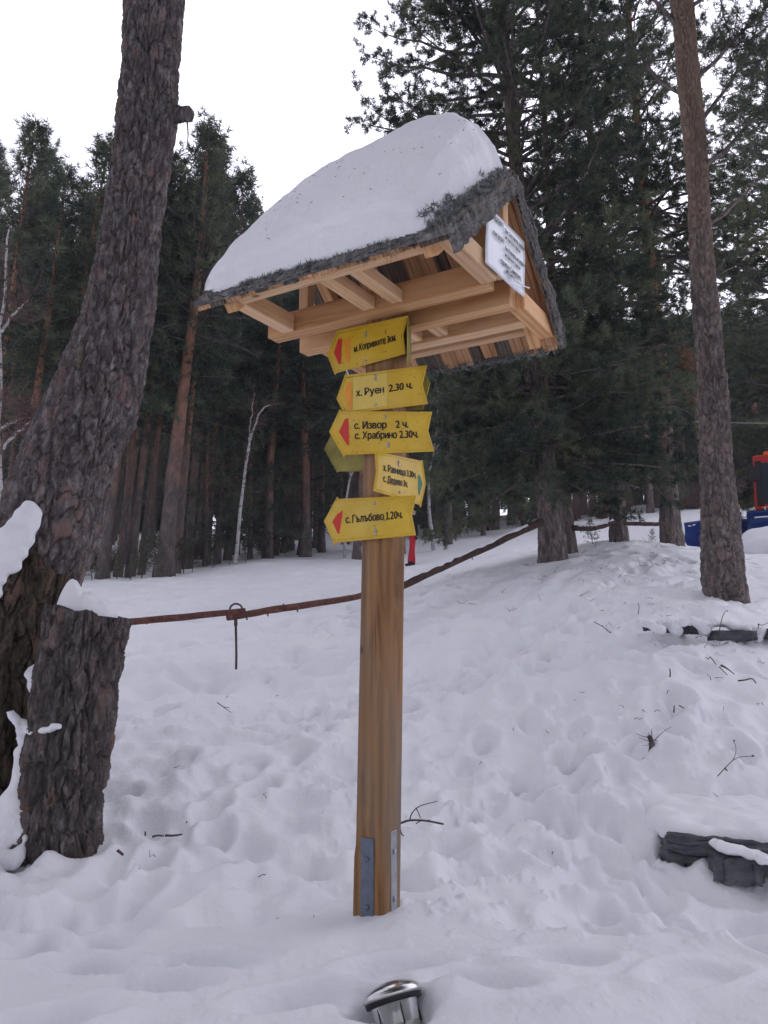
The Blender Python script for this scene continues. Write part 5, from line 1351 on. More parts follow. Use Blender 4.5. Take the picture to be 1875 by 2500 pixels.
for k in range(90):
    u, sv = rs.uniform(-.4, .5), -rs.uniform(.12, .9); v = .56 * sv
    r0 = PO + U3 * u + V3 * v; dg_ = bpy.context.evaluated_depsgraph_get()
    hit = SC.ray_cast(dg_, Vector((float(r0[0]), float(r0[1]), 4.2)), Vector((0, 0, -1)))
    if not hit[0] or hit[4].name != 'roof_snow': continue
    p = np.array(hit[1]); d = rs.normal(0, 1, 3); d[2] = -.4; d /= np.linalg.norm(d); l = rs.uniform(.006, .02)
    V, Fc = tube_arrays(np.array([p + [0, 0, .001], p + d * l * .5 + [0, 0, .003], p + d * l + [0, 0, .001]]), [.0011, .0011, .0007], 3); mb.add(V, Fc)
if mb.n:
    o = link('fallen_needles', mb.mesh('fallen_needles'), M_branch); tag(o, 'dead pine needles scattered on the roof snow', 'needles', kind='stuff')

# ------------------------------------------------------------------ fence rails and bracket
def rail(name, pts, r, label, seed, mat, snow=False):
    rs = np.random.RandomState(seed); path = spline(pts, 40); rr_ = np.interp(np.linspace(0, 1, 40), np.linspace(0, 1, len(r)), r) * (1 + rs.normal(0, 0.025, 40))
    path[1:-1] += 0.012 * np.stack([fbm(np.arange(38) * .22, np.full(38, 1.5 + 5 * c), seed, 2) for c in range(3)], -1)
    V, Fc = tube_arrays(path, rr_, 9)
    tone = np.clip(rs.normal(.5, .2, len(V)), 0, 1)
    root = link(name, mk_mesh(name, V, Fc, True, dict(tone=tone, up=0 * tone)), mat)
    tag(root, label, 'pole', 'pole rails of the barrier')
    for k in range(9):      # knots of cut twigs
        i = rs.randint(3, 37); d = rs.normal(0, 1, 3); d /= np.linalg.norm(d); V, Fc = tube_arrays([path[i], path[i] + d * (rr_[i] + rs.uniform(.01, .04))], [.012, .007], 5)
        link('knot', mk_mesh('knot', V, Fc, False), mat, root)
    if snow:
        pz = path + np.array([0, -0.01, 0]); pz[:, 2] += rr_ * 0.75
        V, Fc = tube_arrays(pz[3:37], rr_[3:37] * 0.55 * (0.6 + 0.8 * rs.rand(34)), 7); tag(link('snow_streak', mk_mesh('snow_streak', V, Fc, True), M_snow), 'thin line of snow lying on the ' + snow, 'snow')
    return root
M_rail = mat_bark('peeled_rail', (0.075, 0.035, 0.028), (0.14, 0.065, 0.05), (0.22, 0.12, 0.095), (0.2, 0.09, 0.07))
M_rail_dk = mat_bark('dark_rail', (0.035, 0.024, 0.022), (0.075, 0.048, 0.042), (0.13, 0.09, 0.08), (0.1, 0.06, 0.05))
rail('wooden_pole', [P(-260, 1566, 6.9), P(0, 1547, 7.25), P(250, 1524, 7.6), P(320, 1518, 7.7), P(450, 1507, 7.85), P(600, 1491, 8.0)], [.036, .034, .032, .034, .036, .03], 'reddish pole rail running from the stump to the steel bracket', 1, M_rail)
rail('wooden_pole', [P(556, 1507, 7.95), P(700, 1484, 8.4), P(860, 1459, 9.0), P(960, 1432, 9.6)], [.036, .038, .036, .034], 'reddish pole rail running from the steel bracket behind the post', 2, M_rail)
rail('wooden_pole', [P(940, 1440, 9.8), P(985, 1428, 10.0), P(1090, 1379, 10.8), P(1200, 1330, 11.7), P(1322, 1274, 12.7)], [.05, .055, .058, .062, .06], 'dark pole leaning from behind the post up to the broad pine', 3, M_rail_dk, 'leaning dark pole')
rail('wooden_pole', [P(1400, 1288, 13.8), P(1440, 1290, 14.2), P(1475, 1283, 14.6), P(1500, 1272, 14.9)], [.05, .052, .05, .04], 'short sagging pole between the broad pine and the slim pine', 4, M_rail_dk, 'short sagging pole')
rail('wooden_pole', [P(1495, 1277, 15.0), P(1560, 1279, 15.3), P(1620, 1279, 15.7)], [.04, .042, .04], 'straight pole between the slim pine and the stout pine', 5, M_rail_dk)
Yk = 7.97
br = thing('rail_bracket', foot(577, 1632, Yk), 'rusty steel rod with a loop holding two rail ends', 'bracket')
tube('rod', [P(577, 1640, Yk) - np.array([0, 0, .2]), P(577, 1600, Yk), P(575.5, 1512, Yk)], [.012, .012, .012], M_rust_iron, br, 10)
tube('loop', spline([P(562, 1504, Yk), P(561, 1488, Yk), P(566, 1478, Yk), P(576, 1474, Yk), P(587, 1478, Yk), P(592, 1488, Yk), P(592, 1498, Yk)], 24), [.010] * 24, M_rust_iron, br, 8)
tube('sleeve', [P(575.5, 1528, Yk), P(575.5, 1512, Yk)], [.018, .018], M_rust_iron, br, 10)

# ------------------------------------------------------------------ slate slabs
def slab(pts2, w0, Yd, th, seed, label, group=None, parent=None):
    """a rough flat stone: outline in plan, thickness th"""
    rs = np.random.RandomState(seed); n = 40
    c = np.mean(pts2, 0); a = np.linspace(0, 1, len(pts2) + 1); q = np.vstack([pts2, pts2[:1]])
    out = np.stack([np.interp(np.linspace(0, 1, n, endpoint=False), a, q[:, k]) for k in range(2)], -1)
    out += rs.normal(0, 0.008, out.shape); lev = np.linspace(0, 1, 11); V = []; ang_ = np.linspace(0, 6.283, n, endpoint=False)
    out += (0.022 * fbm(np.cos(ang_) * 4, np.sin(ang_) * 4, seed, 4, 0.65))[:, None] * (out - c) / (np.linalg.norm(out - c, axis=1, keepdims=True))
    for t in lev:
        k = 1 - 0.03 * (t > .85) + rs.normal(0, 0.022) + rs.normal(0, 0.010, n)[:, None]
        o = c + (out - c) * k
        V.append(np.column_stack([o, w0 + th * t + rs.normal(0, 0.004, n)]))
    V.append(np.column_stack([c + (out - c) * .5, np.full(n, w0 + th * 1.02) + rs.normal(0, .004, n)]))
    V = np.array(V); K = len(V); V = V.reshape(-1, 3)
    i = np.arange(K - 1)[:, None] * n; j = np.arange(n)[None]; j2 = (j + 1) % n
    Q = np.stack([i + j, i + j2, i + n + j2, i + n + j], -1).reshape(-1, 4)
    o = link('stone_slab', mk_mesh('stone_slab', V, [Q, np.arange(n)[::-1][None], (np.arange(n) + (K - 1) * n)[None]]), M_slate)
    return tag(o, label, 'stone', group)
p1, p2 = P(1622, 2035, 3.85), P(2000, 2075, 3.6)
zb = P(1622, 2075, 3.85)[2]
slab(np.array([[p1[0], p1[1] - .02], [p2[0], p2[1] - .02], [p2[0] + .05, p2[1] + .5], [p1[0] + .1, p1[1] + .45]]), zb - .002, 0, 0.066, 3, 'upper grey slate slab jutting from the snow at the right edge')
p3, p4 = P(1626, 2085, 3.83), P(1800, 2120, 3.72)
slab(np.array([[p3[0] + .02, p3[1] + .03], [p4[0], p4[1]], [p4[0] + .25, p4[1] + .3], [p3[0] + .05, p3[1] + .4]]), zb - .075, 0, 0.062, 4, 'slate slab directly under the upper grey slab')
p5, p6 = P(1740, 2105, 3.68), P(1862, 2130, 3.6)
slab(np.array([[p5[0], p5[1] - .03], [p6[0], p6[1]], [p6[0] + .1, p6[1] + .3], [p5[0] + .05, p5[1] + .3]]), P(1800, 2148, 3.65)[2] - .01, 0, 0.095, 5, 'lowest slate stone in the short stack at the right edge')
rsb = np.random.RandomState(6); B = []
for k in range(170):
    f, g = rsb.uniform(.03, 1.1), rsb.uniform(0.11, .75); q = p1 + (p2 - p1) * f + np.array([0.12, 1, 0]) * g
    B.append((np.array([q[0], q[1], zb + .03 + .035 * min(1, g * 3) + rsb.normal(0, .008)]), rsb.uniform(.055, .085)))
snow_lump('snow_patch', B, 'thick snow lying on top of the slate slabs', vox=.016, sm=26)
B = [(p5 + (p6 - p5) * f + np.array([0, -.02 + rsb.uniform(0, .1), .0]) + np.array([0, 0, .075 - .02 * f]) , rsb.uniform(.014, .03)) for f in np.linspace(0.1, 1.6, 40)]
snow_lump('snow_patch', B, 'thin snow wedge between the two slate slabs', vox=.008)
for k, (xa, ya, xb, yb, th, lab) in enumerate([(1573, 1530, 1592, 1526, .03, 'smallest dark stone chip at the left end of the stone row'), (1618, 1531, 1642, 1529, .05, 'small dark stone second in the row below the bare trunk'),
        (1660, 1530, 1708, 1530, .07, 'pointed dark stone third in the row below the bare trunk'), (1735, 1528, 1845, 1560, .075, 'longest dark stone in the row below the bare trunk'), (1858, 1538, 1910, 1540, .08, 'dark stone cut off by the right edge, end of the row')]):
    Yk = 6.85 if k < 3 else 6.6; a, b = P(xa, ya, Yk), P(xb, yb, Yk - .1)
    za = P((xa + xb) / 2, (ya + yb) / 2 + 6, Yk)[2]
    slab(np.array([[a[0] + .01, a[1] - .05], [b[0] - .01, b[1] - .05], [b[0] - .01, b[1] + .12], [a[0] + .02, a[1] + .12]]), za - th * .6, 0, th, 40 + k, lab, 'row of dark stones below the bare trunk')

rsb = np.random.RandomState(9)
B = []
for (xa, ya, xb, yb) in ((1560, 1522, 1625, 1520), (1592, 1534, 1618, 1540), (1642, 1536, 1660, 1542), (1630, 1518, 1730, 1520), (1708, 1538, 1736, 1544), (1730, 1516, 1800, 1528), (1800, 1528, 1862, 1540), (1845, 1556, 1860, 1556)):
    for k in range(14):
        f = rsb.rand(); B.append((P(xa + (xb - xa) * f, ya + (yb - ya) * f + rsb.normal(0, 2), 6.55 + rsb.uniform(0, .25)), rsb.uniform(.03, .05)))
snow_lump('snow_ridge', B, 'ridge of snow lying over the row of dark stones', vox=.014, sm=16)
# ------------------------------------------------------------------ bollard lamp sunk in the snow
lp = P(955, 2440, 2.36); lz = P(955, 2418, 2.36)[2]; lx, ly = float(lp[0]), float(lp[1])
lamp = thing('garden_lamp', (lx, ly, lz - .14), 'round steel garden lamp sunk in a hole in the snow', 'lamp')
def lathe(name, prof, mat, parent, n=48, tilt=None):
    prof = np.array(prof, float); a = np.arange(n) * 2 * np.pi / n
    V = np.stack([prof[:, :1] * np.cos(a), prof[:, :1] * np.sin(a), np.repeat(prof[:, 1:], n, 1)], -1)
    V = V + np.array([lx, ly, lz]); m = len(prof); V = V.reshape(-1, 3)
    i = np.arange(m - 1)[:, None] * n; j = np.arange(n)[None]; j2 = (j + 1) % n
    Q = np.stack([i + j, i + j2, i + n + j2, i + n + j], -1).reshape(-1, 4)
    V = (V - LP0) @ LR.T + LP0
    return link(name, mk_mesh(name, V, [Q], True), mat, parent)
LP0 = np.array([lx, ly, lz]); LR = np.array((Matrix.Rotation(rad(-16), 3, 'Y') @ Matrix.Rotation(rad(-27), 3, 'X')))
R_ = 0.084
lathe('cap', [(R_ * math.sin(t), -0.012 + 0.034 * math.cos(t)) for t in np.linspace(0.01, math.pi / 2, 14)] + [(R_ + .002, -.016), (R_ - .004, -.020)], M_chrome, lamp)
lathe('rim', [(R_ - .004, -.018), (R_ - .006, -.032), (R_ - .03, -.034)], M_dkmetal, lamp)
m_, nt, b = new_mat('lamp_glass', 0.08, 0.5); b.inputs['Base Color'].default_value = (0.75, 0.76, 0.74, 1); b.inputs['Transmission Weight'].default_value = 0.7
lathe('glass', [(.066, -.03), (.058, -.085)], m_, lamp)
lathe('reflector', [(.001, -.03), (.03, -.032), (.028, -.06), (.036, -.085)], M_chrome, lamp, 10)
lathe('body', [(.059, -.083), (.061, -.09), (.053, -.2), (.045, -.4)], plain('satin_grey_metal', (0.40, 0.40, 0.36), 0.4, 0.5, 0.6, .1), lamp)
for k, aa in enumerate((-2.3, -1.2, 0.2, 1.6)):
    c = np.array([0.063 * math.cos(aa), 0.063 * math.sin(aa), 0]); tube('strut', [LP0 + LR @ (c - [0, 0, .03]), LP0 + LR @ (c - [0, 0, .088])], [.0022, .0022], M_dkmetal, lamp, 6)

# ------------------------------------------------------------------ sticks, twigs and litter on the snow
def YB(px, py, up=0.015):
    """distance at which a sight line meets the snow"""
    for Y in np.concatenate([np.arange(2.4, 9, .02), np.arange(9, 25, .1)]):
        p = P(px, py, Y)
        if p[2] < gz(p[0], p[1]) + up: return float(Y)
    return 20.0
def twig(name, lines, label, cat='twig', mat=M_branch, group=None, n=5):
    mb = MB()
    for (pts_, r0_, r1_) in lines:
        p = spline(pts_, 10); V, Fc = tube_arrays(p, np.linspace(r0_, r1_, 10), n); mb.add(V, Fc)
    o = link(name, mb.mesh(name, True), mat); return tag(o, label, cat, group)
Y = YB(1010, 2015) - .12
twig('fallen_branch', [([P(978, 2010, Y), P(1000, 2003, Y - .02), P(1040, 2004, Y - .1), P(1082, 2012, Y - .2)], .006, .005), ([P(1000, 2003, Y), P(1006, 1985, Y), P(1025, 1968, Y), P(1068, 1956, Y)], .004, .002),
        ([P(1015, 1972, Y), P(1022, 1985, Y), P(1027, 1998, Y)], .003, .002), ([P(1015, 2012, Y), P(1028, 2004, Y), P(1050, 2003, Y)], .003, .003)], 'dark forked twig lying on the snow right of the post', 'twig')
twig('fallen_branch', [([P(975, 2012, Y), P(980, 2035, Y), P(990, 2044, Y), P(1002, 2060, Y)], .004, .002), ([P(988, 2042, Y), P(1005, 2045, Y), P(1020, 2046, Y)], .003, .0015), ([P(995, 2044, Y), P(1010, 2052, Y), P(1017, 2060, Y)], .003, .0015), ([P(998, 2058, Y), P(994, 2068, Y), P(986, 2078, Y)], .0025, .0015), ([P(1000, 2058, Y), P(1006, 2072, Y)], .0025, .0015)],
     'small branching twig beside the post foot, under the forked twig', 'twig')
# sprouting little stump
Y = YB(1590, 1845) + .10; b0 = P(1590, 1845, Y); rs = np.random.RandomState(4)
st = thing('sprouting_stump', b0, 'thin cut sapling stump with thin shoots sticking out', 'stump')
V, Fc, tone, up = bark_tube([b0 - [0, 0, .02], b0 - [0, 0, .005], P(1592, 1815, Y), P(1584, 1796, Y)], [.022, .02, .017, .012], 24, 30, pw=.02, ph=.05, depth=.003, seed=2, lump=.004)
link('trunk', mk_mesh('sapling_trunk', V, Fc, True, dict(tone=tone, up=up)), M_stump, st)
for (x0, y0, x1, y1) in [(1595, 1810, 1639, 1774), (1597, 1806, 1637, 1804), (1582, 1800, 1552, 1790), (1584, 1810, 1560, 1800), (1592, 1800, 1592, 1778), (1597, 1818, 1614, 1824), (1596, 1822, 1611, 1840), (1586, 1828, 1568, 1852), (1584, 1815, 1568, 1820), (1588, 1798, 1584, 1790)]:
    a, b = P(x0, y0, Y), P(x1, y1, Y - rs.uniform(-.1, .12)); tube('shoot', spline([a, (a + b) / 2 + rs.normal(0, .012, 3), b], 8), np.linspace(.0024, .001, 8), M_branch, st, 4)
Y = YB(1752, 1895) - .1
twig('dry_twig', [([P(1752, 1895, Y), P(1775, 1870, Y), P(1800, 1850, Y), P(1838, 1846, Y)], .0028, .0015), ([P(1787, 1860, Y), P(1796, 1840, Y), P(1796, 1822, Y), P(1792, 1812, Y)], .002, .0012), ([P(1770, 1876, Y), P(1776, 1882, Y)], .005, .003), ([P(1836, 1845, Y), P(1841, 1846, Y)], .006, .004), ([P(1791, 1811, Y), P(1793, 1806, Y)], .005, .003)], 'thin curved weed stalk with seed heads at the right', 'stalk')
Yr = 6.4
Yt_ = YB(1753, 1558) - .03
twig('dry_twig', [([P(1753, 1558, Yt_), P(1760, 1520, Yt_), P(1768, 1496, Yt_), P(1776, 1490, Yt_), P(1776, 1494, Yt_)], .004, .002)], 'hooked grass stalk in front of the longest dark stone', 'stalk')
Yt_ = YB(1634, 1668) - .03
twig('dry_twig', [([P(1634, 1668, Yt_), P(1636, 1645, Yt_), P(1635, 1632, Yt_)], .006, .004)], 'short upright twig stub on the right slope', 'stalk')
Yt_ = YB(1645, 1740) - .03
twig('dry_twig', [([P(1645, 1740, Yt_), P(1646, 1722, Yt_)], .005, .004), ([P(1658, 1722, Yt_), P(1668, 1728, Yt_), P(1676, 1738, Yt_)], .004, .003)], 'two short twig ends above the sprouting stump', 'twig')
Yt_ = YB(1776, 1648) - .03
twig('dry_twig', [([P(1756, 1628, Yt_), P(1768, 1640, Yt_), P(1776, 1648, Yt_)], .004, .003), ([P(1760, 1624, Yt_), P(1775, 1632, Yt_), P(1793, 1646, Yt_)], .009, .003)], 'curled dry leaf twig right of the stub', 'twig')
Yt_ = YB(1846, 1668) - .03
twig('dry_twig', [([P(1802, 1662, Yt_), P(1820, 1660, Yt_), P(1836, 1657, Yt_), P(1846, 1668, Yt_)], .006, .004)], 'bent dark twig lying near the right edge', 'twig')
Yt_ = YB(1749, 1623) - .03
twig('dry_twig', [([P(1733, 1603, Yt_), P(1741, 1612, Yt_), P(1749, 1623, Yt_)], .004, .003)], 'straight short twig under the longest dark stone', 'twig')
Yt_ = YB(1853, 1552) - .03
twig('dry_twig', [([P(1852, 1522, Yt_), P(1851, 1540, Yt_), P(1853, 1552, Yt_)], .004, .003), ([P(1850, 1524, Yt_), P(1862, 1526, Yt_), P(1880, 1518, Yt_)], .004, .002)], 'angled dead stem at the right end of the stone row', 'stalk')
Yt_ = YB(1500, 1550) - .03
twig('dry_twig', [([P(1450, 1518, Yt_), P(1475, 1532, Yt_), P(1500, 1550, Yt_)], .004, .002), ([P(1470, 1527, Yt_), P(1490, 1545, Yt_), P(1510, 1540, Yt_)], .003, .002)], 'thin fallen twig in the middle of the right slope', 'twig')
Yt_ = YB(1558, 1500) - .03
twig('dry_twig', [([P(1558, 1500, Yt_), P(1560, 1480, Yt_), P(1557, 1472, Yt_)], .004, .003)], 'lone upright stem left of the bare trunk foot', 'stalk')
Yt_ = YB(565, 1740) - .03
twig('dry_twig', [([P(530, 1715, Yt_), P(548, 1728, Yt_), P(565, 1740, Yt_)], .004, .002), ([P(545, 1726, Yt_), P(560, 1728, Yt_)], .003, .002)], 'small twig on the snow left of the post', 'twig')
Yt_ = YB(372, 2043) - .03
twig('bark_chip', [([P(372, 2043, Yt_), P(385, 2040, Yt_), P(400, 2041, Yt_)], .006, .004), ], 'dark bark chip left one of two right of the stump foot', 'bark')
Yt_ = YB(403, 2040) - .03
twig('bark_chip', [([P(403, 2040, Yt_), P(425, 2040, Yt_), P(445, 2037, Yt_)], .007, .004)], 'longer dark bark chip right of the stump foot', 'bark')
Yt_ = YB(301, 2088) - .03
twig('bark_chip', [([P(286, 2076, Yt_), P(294, 2082, Yt_), P(301, 2088, Yt_)], .008, .006)], 'single brown bark flake on the snow in front of the stump', 'bark')
Yt_ = YB(355, 2040) - .03
twig('dry_twig', [([P(355, 2040, Yt_), P(355, 2030, Yt_)], .005, .004)], 'tiny dark stub standing by the bark chips', 'twig')
Yt_ = YB(674, 2242) - .03
twig('dry_twig', [([P(674, 2242, Yt_), P(686, 2241, Yt_), P(700, 2242, Yt_)], .0012, .0012)], 'single straw lying on the snow left of the post foot', 'straw')
# ground litter on the bank: dead grass and twigs scattered, too many to count
rs = np.random.RandomState(21); mb = MB()
for k in range(120):
    if k < 62: px, py = rs.normal(1480, 170), rs.normal(1405, 45); Y = None
    elif k < 92: px, py = rs.normal(1700, 130), rs.normal(1600, 90)
    else: px, py = rs.uniform(300, 1800), rs.uniform(1700, 2300)
    lo, hi = 3.0, 24.0; Y = None
    prev = None
    for Yt in np.concatenate([np.arange(2.6, 9, .06), np.arange(9, 20, .12)]):
        p = P(px, py, Yt)
        if p[2] < gz(p[0], p[1]): Y = Yt; break
    if Y is None: continue
    p = P(px, py, Y); p[2] = gz(p[0], p[1])
    sc_ = Y / 11 if k < 92 else .35
    for j in range(rs.randint(1, 4) if k < 92 else 1):
        d = np.array([rs.normal(), rs.normal(), rs.uniform(-.05, .9)]); d /= np.linalg.norm(d); l = rs.uniform(.03, .14) * sc_
        o = p + np.array([rs.normal(0, .05), rs.normal(0, .05), .01]); q = o + d * l * np.linspace(0, 1, 4)[:, None] + rs.normal(0, .006, (4, 3))
        V, Fc = tube_arrays(q, np.array([.003, .0026, .002, .0015]) * (0.6 + .5 * sc_), 3); mb.add(V, Fc)
o = link('ground_litter', mb.mesh('ground_litter'), M_branch); tag(o, 'scattered dead grass blades and twig bits on the snowy bank', 'litter', kind='stuff')

# ------------------------------------------------------------------ overhead cable at the right
cb_ = spline([P(1690, 1030, 20), P(1780, 1032, 20), P(1875, 1033, 20), P(2150, 1030, 20)], 24)
tag(tube('cable', cb_, [.007] * 24, plain('pale_cable', (0.30, 0.36, 0.36), .5, .3), None, 6), 'thin pale cable strung above the snow groomer', 'cable')

# ------------------------------------------------------------------ the snow groomer
M_gred = plain('red_paint', (0.42, 0.022, 0.018), 0.35, 0.5, var=.08)
M_gblue = plain('blue_paint', (0.012, 0.035, 0.17), 0.42, 0.5, var=.15, sc=6)
M_gblack = plain('black_rubber', (0.015, 0.015, 0.018), 0.6, 0.4, var=.2)
m_, nt, b = new_mat('windscreen_glass', 0.06, 0.7); b.inputs['Base Color'].default_value = (0.035, 0.045, 0.06, 1); M_glass = m_
m_, nt, b = new_mat('amber_lens', 0.25, 0.5); b.inputs['Base Color'].default_value = (0.75, 0.16, 0.01, 1); M_amber = m_
M_white = plain('white_lettering', (0.8, 0.8, 0.8), .5, .3, var=.03)
GY = 20.5
gp = P(1965, 1350, GY); gzv = gz(gp[0], gp[1])
gr = thing('snow_groomer', (gp[0], gp[1], gzv), 'red snow groomer with a wide blue plough blade, cut off by the right edge', 'snow groomer')
S_ = GY / F / CP
def G(px, py, dy=0.0): p = P(px, py, GY); return np.array([p[0], p[1] + dy, p[2]])
def gbox(name, x0, y0, x1, y1, dy0, dy1, mat, parent=None, bev=.03, taper=0.0):
    a, b = G(x0, y1), G(x1, y0); bm = bmesh.new(); bmesh.ops.create_cube(bm, size=1)
    for v in bm.verts:
        tx = taper if v.co.z > 0 else 0
        v.co = Vector((a[0] + (b[0] - a[0]) * (v.co.x * (1 - tx) + .5), gp[1] + (dy0 if v.co.y < 0 else dy1 - tx * .3), a[2] + (b[2] - a[2]) * (v.co.z + .5)))
    if bev: bmesh.ops.bevel(bm, geom=list(bm.edges), offset=bev, segments=2, profile=.5, affect='EDGES')
    me = bpy.data.meshes.new(name); bm.to_mesh(me); bm.free(); return link(name, me, mat, parent or gr)
cab = gbox('cab', 1848, 1083, 2085, 1226, 1.0, 2.8, M_gred, bev=.05, taper=.03)
ws = gbox('windscreen', 1860, 1104, 2073, 1210, .975, 1.02, M_glass, cab, bev=.012)
gbox('windscreen_frame', 1855, 1099, 1861, 1214, .96, 1.03, M_gblack, cab, .01)
gbox('windscreen_frame', 2072, 1099, 2078, 1214, .96, 1.03, M_gblack, cab, .01)
gbox('wiper', 1960, 1150, 1963, 1212, .95, .975, M_gblack, cab, 0)
gbox('mirror', 1835, 1114, 1857, 1152, .75, .9, M_gblack, bev=.03)
gbox('mirror', 2078, 1114, 2100, 1152, .75, .9, M_gblack, bev=.03)
for x in (1872, 2062): gbox('beacon', x - 7, 1068, x + 7, 1081, 1.4, 1.6, M_amber, bev=.03)
gbox('beacon_base', 1858, 1080, 1886, 1084, 1.35, 1.65, M_steel, bev=.01)
a, b = G(1866, 1225, .985), G(1912, 1225, .985)
lettering('ТУРБО', G(1866, 1226, .99), G(1940, 1226, .99), .085, W3, np.array([0, -1.0, 0]), cab, M_white, off=.01)
gbox('chassis', 1852, 1228, 2078, 1262, .8, 4.6, M_gblack, bev=.02)
gbox('engine_hood', 1870, 1170, 2065, 1228, 2.85, 4.7, M_gred, bev=.06)
for x in (1866, 2050): gbox('headlight', x, 1234, x + 18, 1246, .77, .82, M_white, bev=.01)
for (x0, x1) in ((1800, 1850), (2082, 2132)):
    tr = gbox('track', x0 + 14, 1262, x1, 1338, .9, 4.8, M_gblack, bev=.28)
    for k in range(12):
        gbox('cleat', x0 + 12, 1258, x1 + 2, 1262, 1.2 + k * .28, 1.27 + k * .28, M_steel, tr, 0)
# curved plough blade and its two hinged wings
def blade_part(name, xa, xb, ya, yb, dya, dyb, bot, slots, lab=None):
    n, m = 26, 14; V = []
    for back in (0, 1):
        for i in range(n):
            s = i / (n - 1); x = xa + (xb - xa) * s; top = ya + (yb - ya) * s; dy = dya + (dyb - dya) * s
            for j in range(m):
                t = j / (m - 1); y = top + (bot(s) - top) * t
                p = G(x, y, 0); c = -0.22 * (1 - (2 * t - 1) ** 2) * -1
                V.append((p[0], gp[1] + dy + c + back * .05, p[2]))
    V = np.array(V); N = n * m; i = np.arange(n - 1)[:, None] * m; j = np.arange(m - 1)[None]
    Q = np.stack([i + j, i + j + 1, i + m + j + 1, i + m + j], -1).reshape(-1, 4)
    i1 = np.arange(n - 1) * m; j1 = np.arange(m - 1); e = (n - 1) * m
    sides = [np.stack([i1, i1 + m, i1 + m + N, i1 + N], -1), np.stack([i1 + m - 1, i1 + m - 1 + N, i1 + 2 * m - 1 + N, i1 + 2 * m - 1], -1), np.stack([j1, j1 + N, j1 + 1 + N, j1 + 1], -1), np.stack([j1 + e, j1 + 1 + e, j1 + 1 + e + N, j1 + e + N], -1)]
    o = link(name, mk_mesh(name, V, [Q, Q[:, ::-1] + N] + sides, True), M_gblue, gr, label=lab)
    for (x0, x1, y0, sk) in slots:      # openings of the spill guard show as pale snow behind: built as bright slots
        k = (x0 - xa) / (xb - xa); dy = dya + (dyb - dya) * k
        pA, pB = G(x0, y0), G(x1, y0 - sk); q = np.array([[pA[0], gp[1] + dy - .03, pA[2]], [pB[0], gp[1] + dy - .03, pB[2]]])
        V, Fc = tube_arrays(q, [.016, .016], 6); link('guard_slot', mk_mesh('slot', V, Fc), M_snow, o)
    return o
blade_part('blade', 1735, 2195, 1262, 1262, -.35, -.35, lambda s: 1345, [])
blade_part('blade_wing', 1698, 1740, 1270, 1258, -1.0, -.36, lambda s: 1300 + 48 * math.sin(min(1, s * 1.2 + .15) * 1.57), [(1707, 1714, 1277, -1), (1716, 1722, 1275, 2)])
blade_part('spill_guard', 1740, 1826, 1262, 1247, -.42, -.6, lambda s: 1275 + 70 * s, [(1803 + 4 * k, 1808 + 4 * k, 1264 - 1 * k, 3) for k in range(4)] + [(1803 + 4 * k, 1807 + 4 * k, 1269 - 1 * k, 3) for k in range(3)])
blade_part('spill_guard', 1838, 2100, 1248, 1246, -.55, -.55, lambda s: 1296 - 14 * min(1, s * 3), [(1856 + 5 * k, 1862 + 5 * k, 1264, 2) for k in range(8)])
heap_o = tag(blob('snow_heap', [G(1822, 1352, -.7), G(1860, 1345, -.9), G(1960, 1342, -1.0), G(2100, 1345, -.9), G(2190, 1352, -.7)], [.25, .5, .6, .55, .3], [.35, .55, .62, .6, .35], 'heap of snow pushed up in front of the plough blade', 'snow', seed=55, amp=.03), 'heap of snow pushed up in front of the plough blade', 'snow')

g_az = math.atan2(gp[0], gp[1])
gr.matrix_basis = gr.matrix_basis @ Matrix.Rotation(-g_az, 4, 'Z')
g_c = Matrix.Translation(Vector((float(gp[0]), float(gp[1]), 0)))
heap_o.matrix_basis = g_c @ Matrix.Rotation(-g_az, 4, 'Z') @ g_c.inverted()
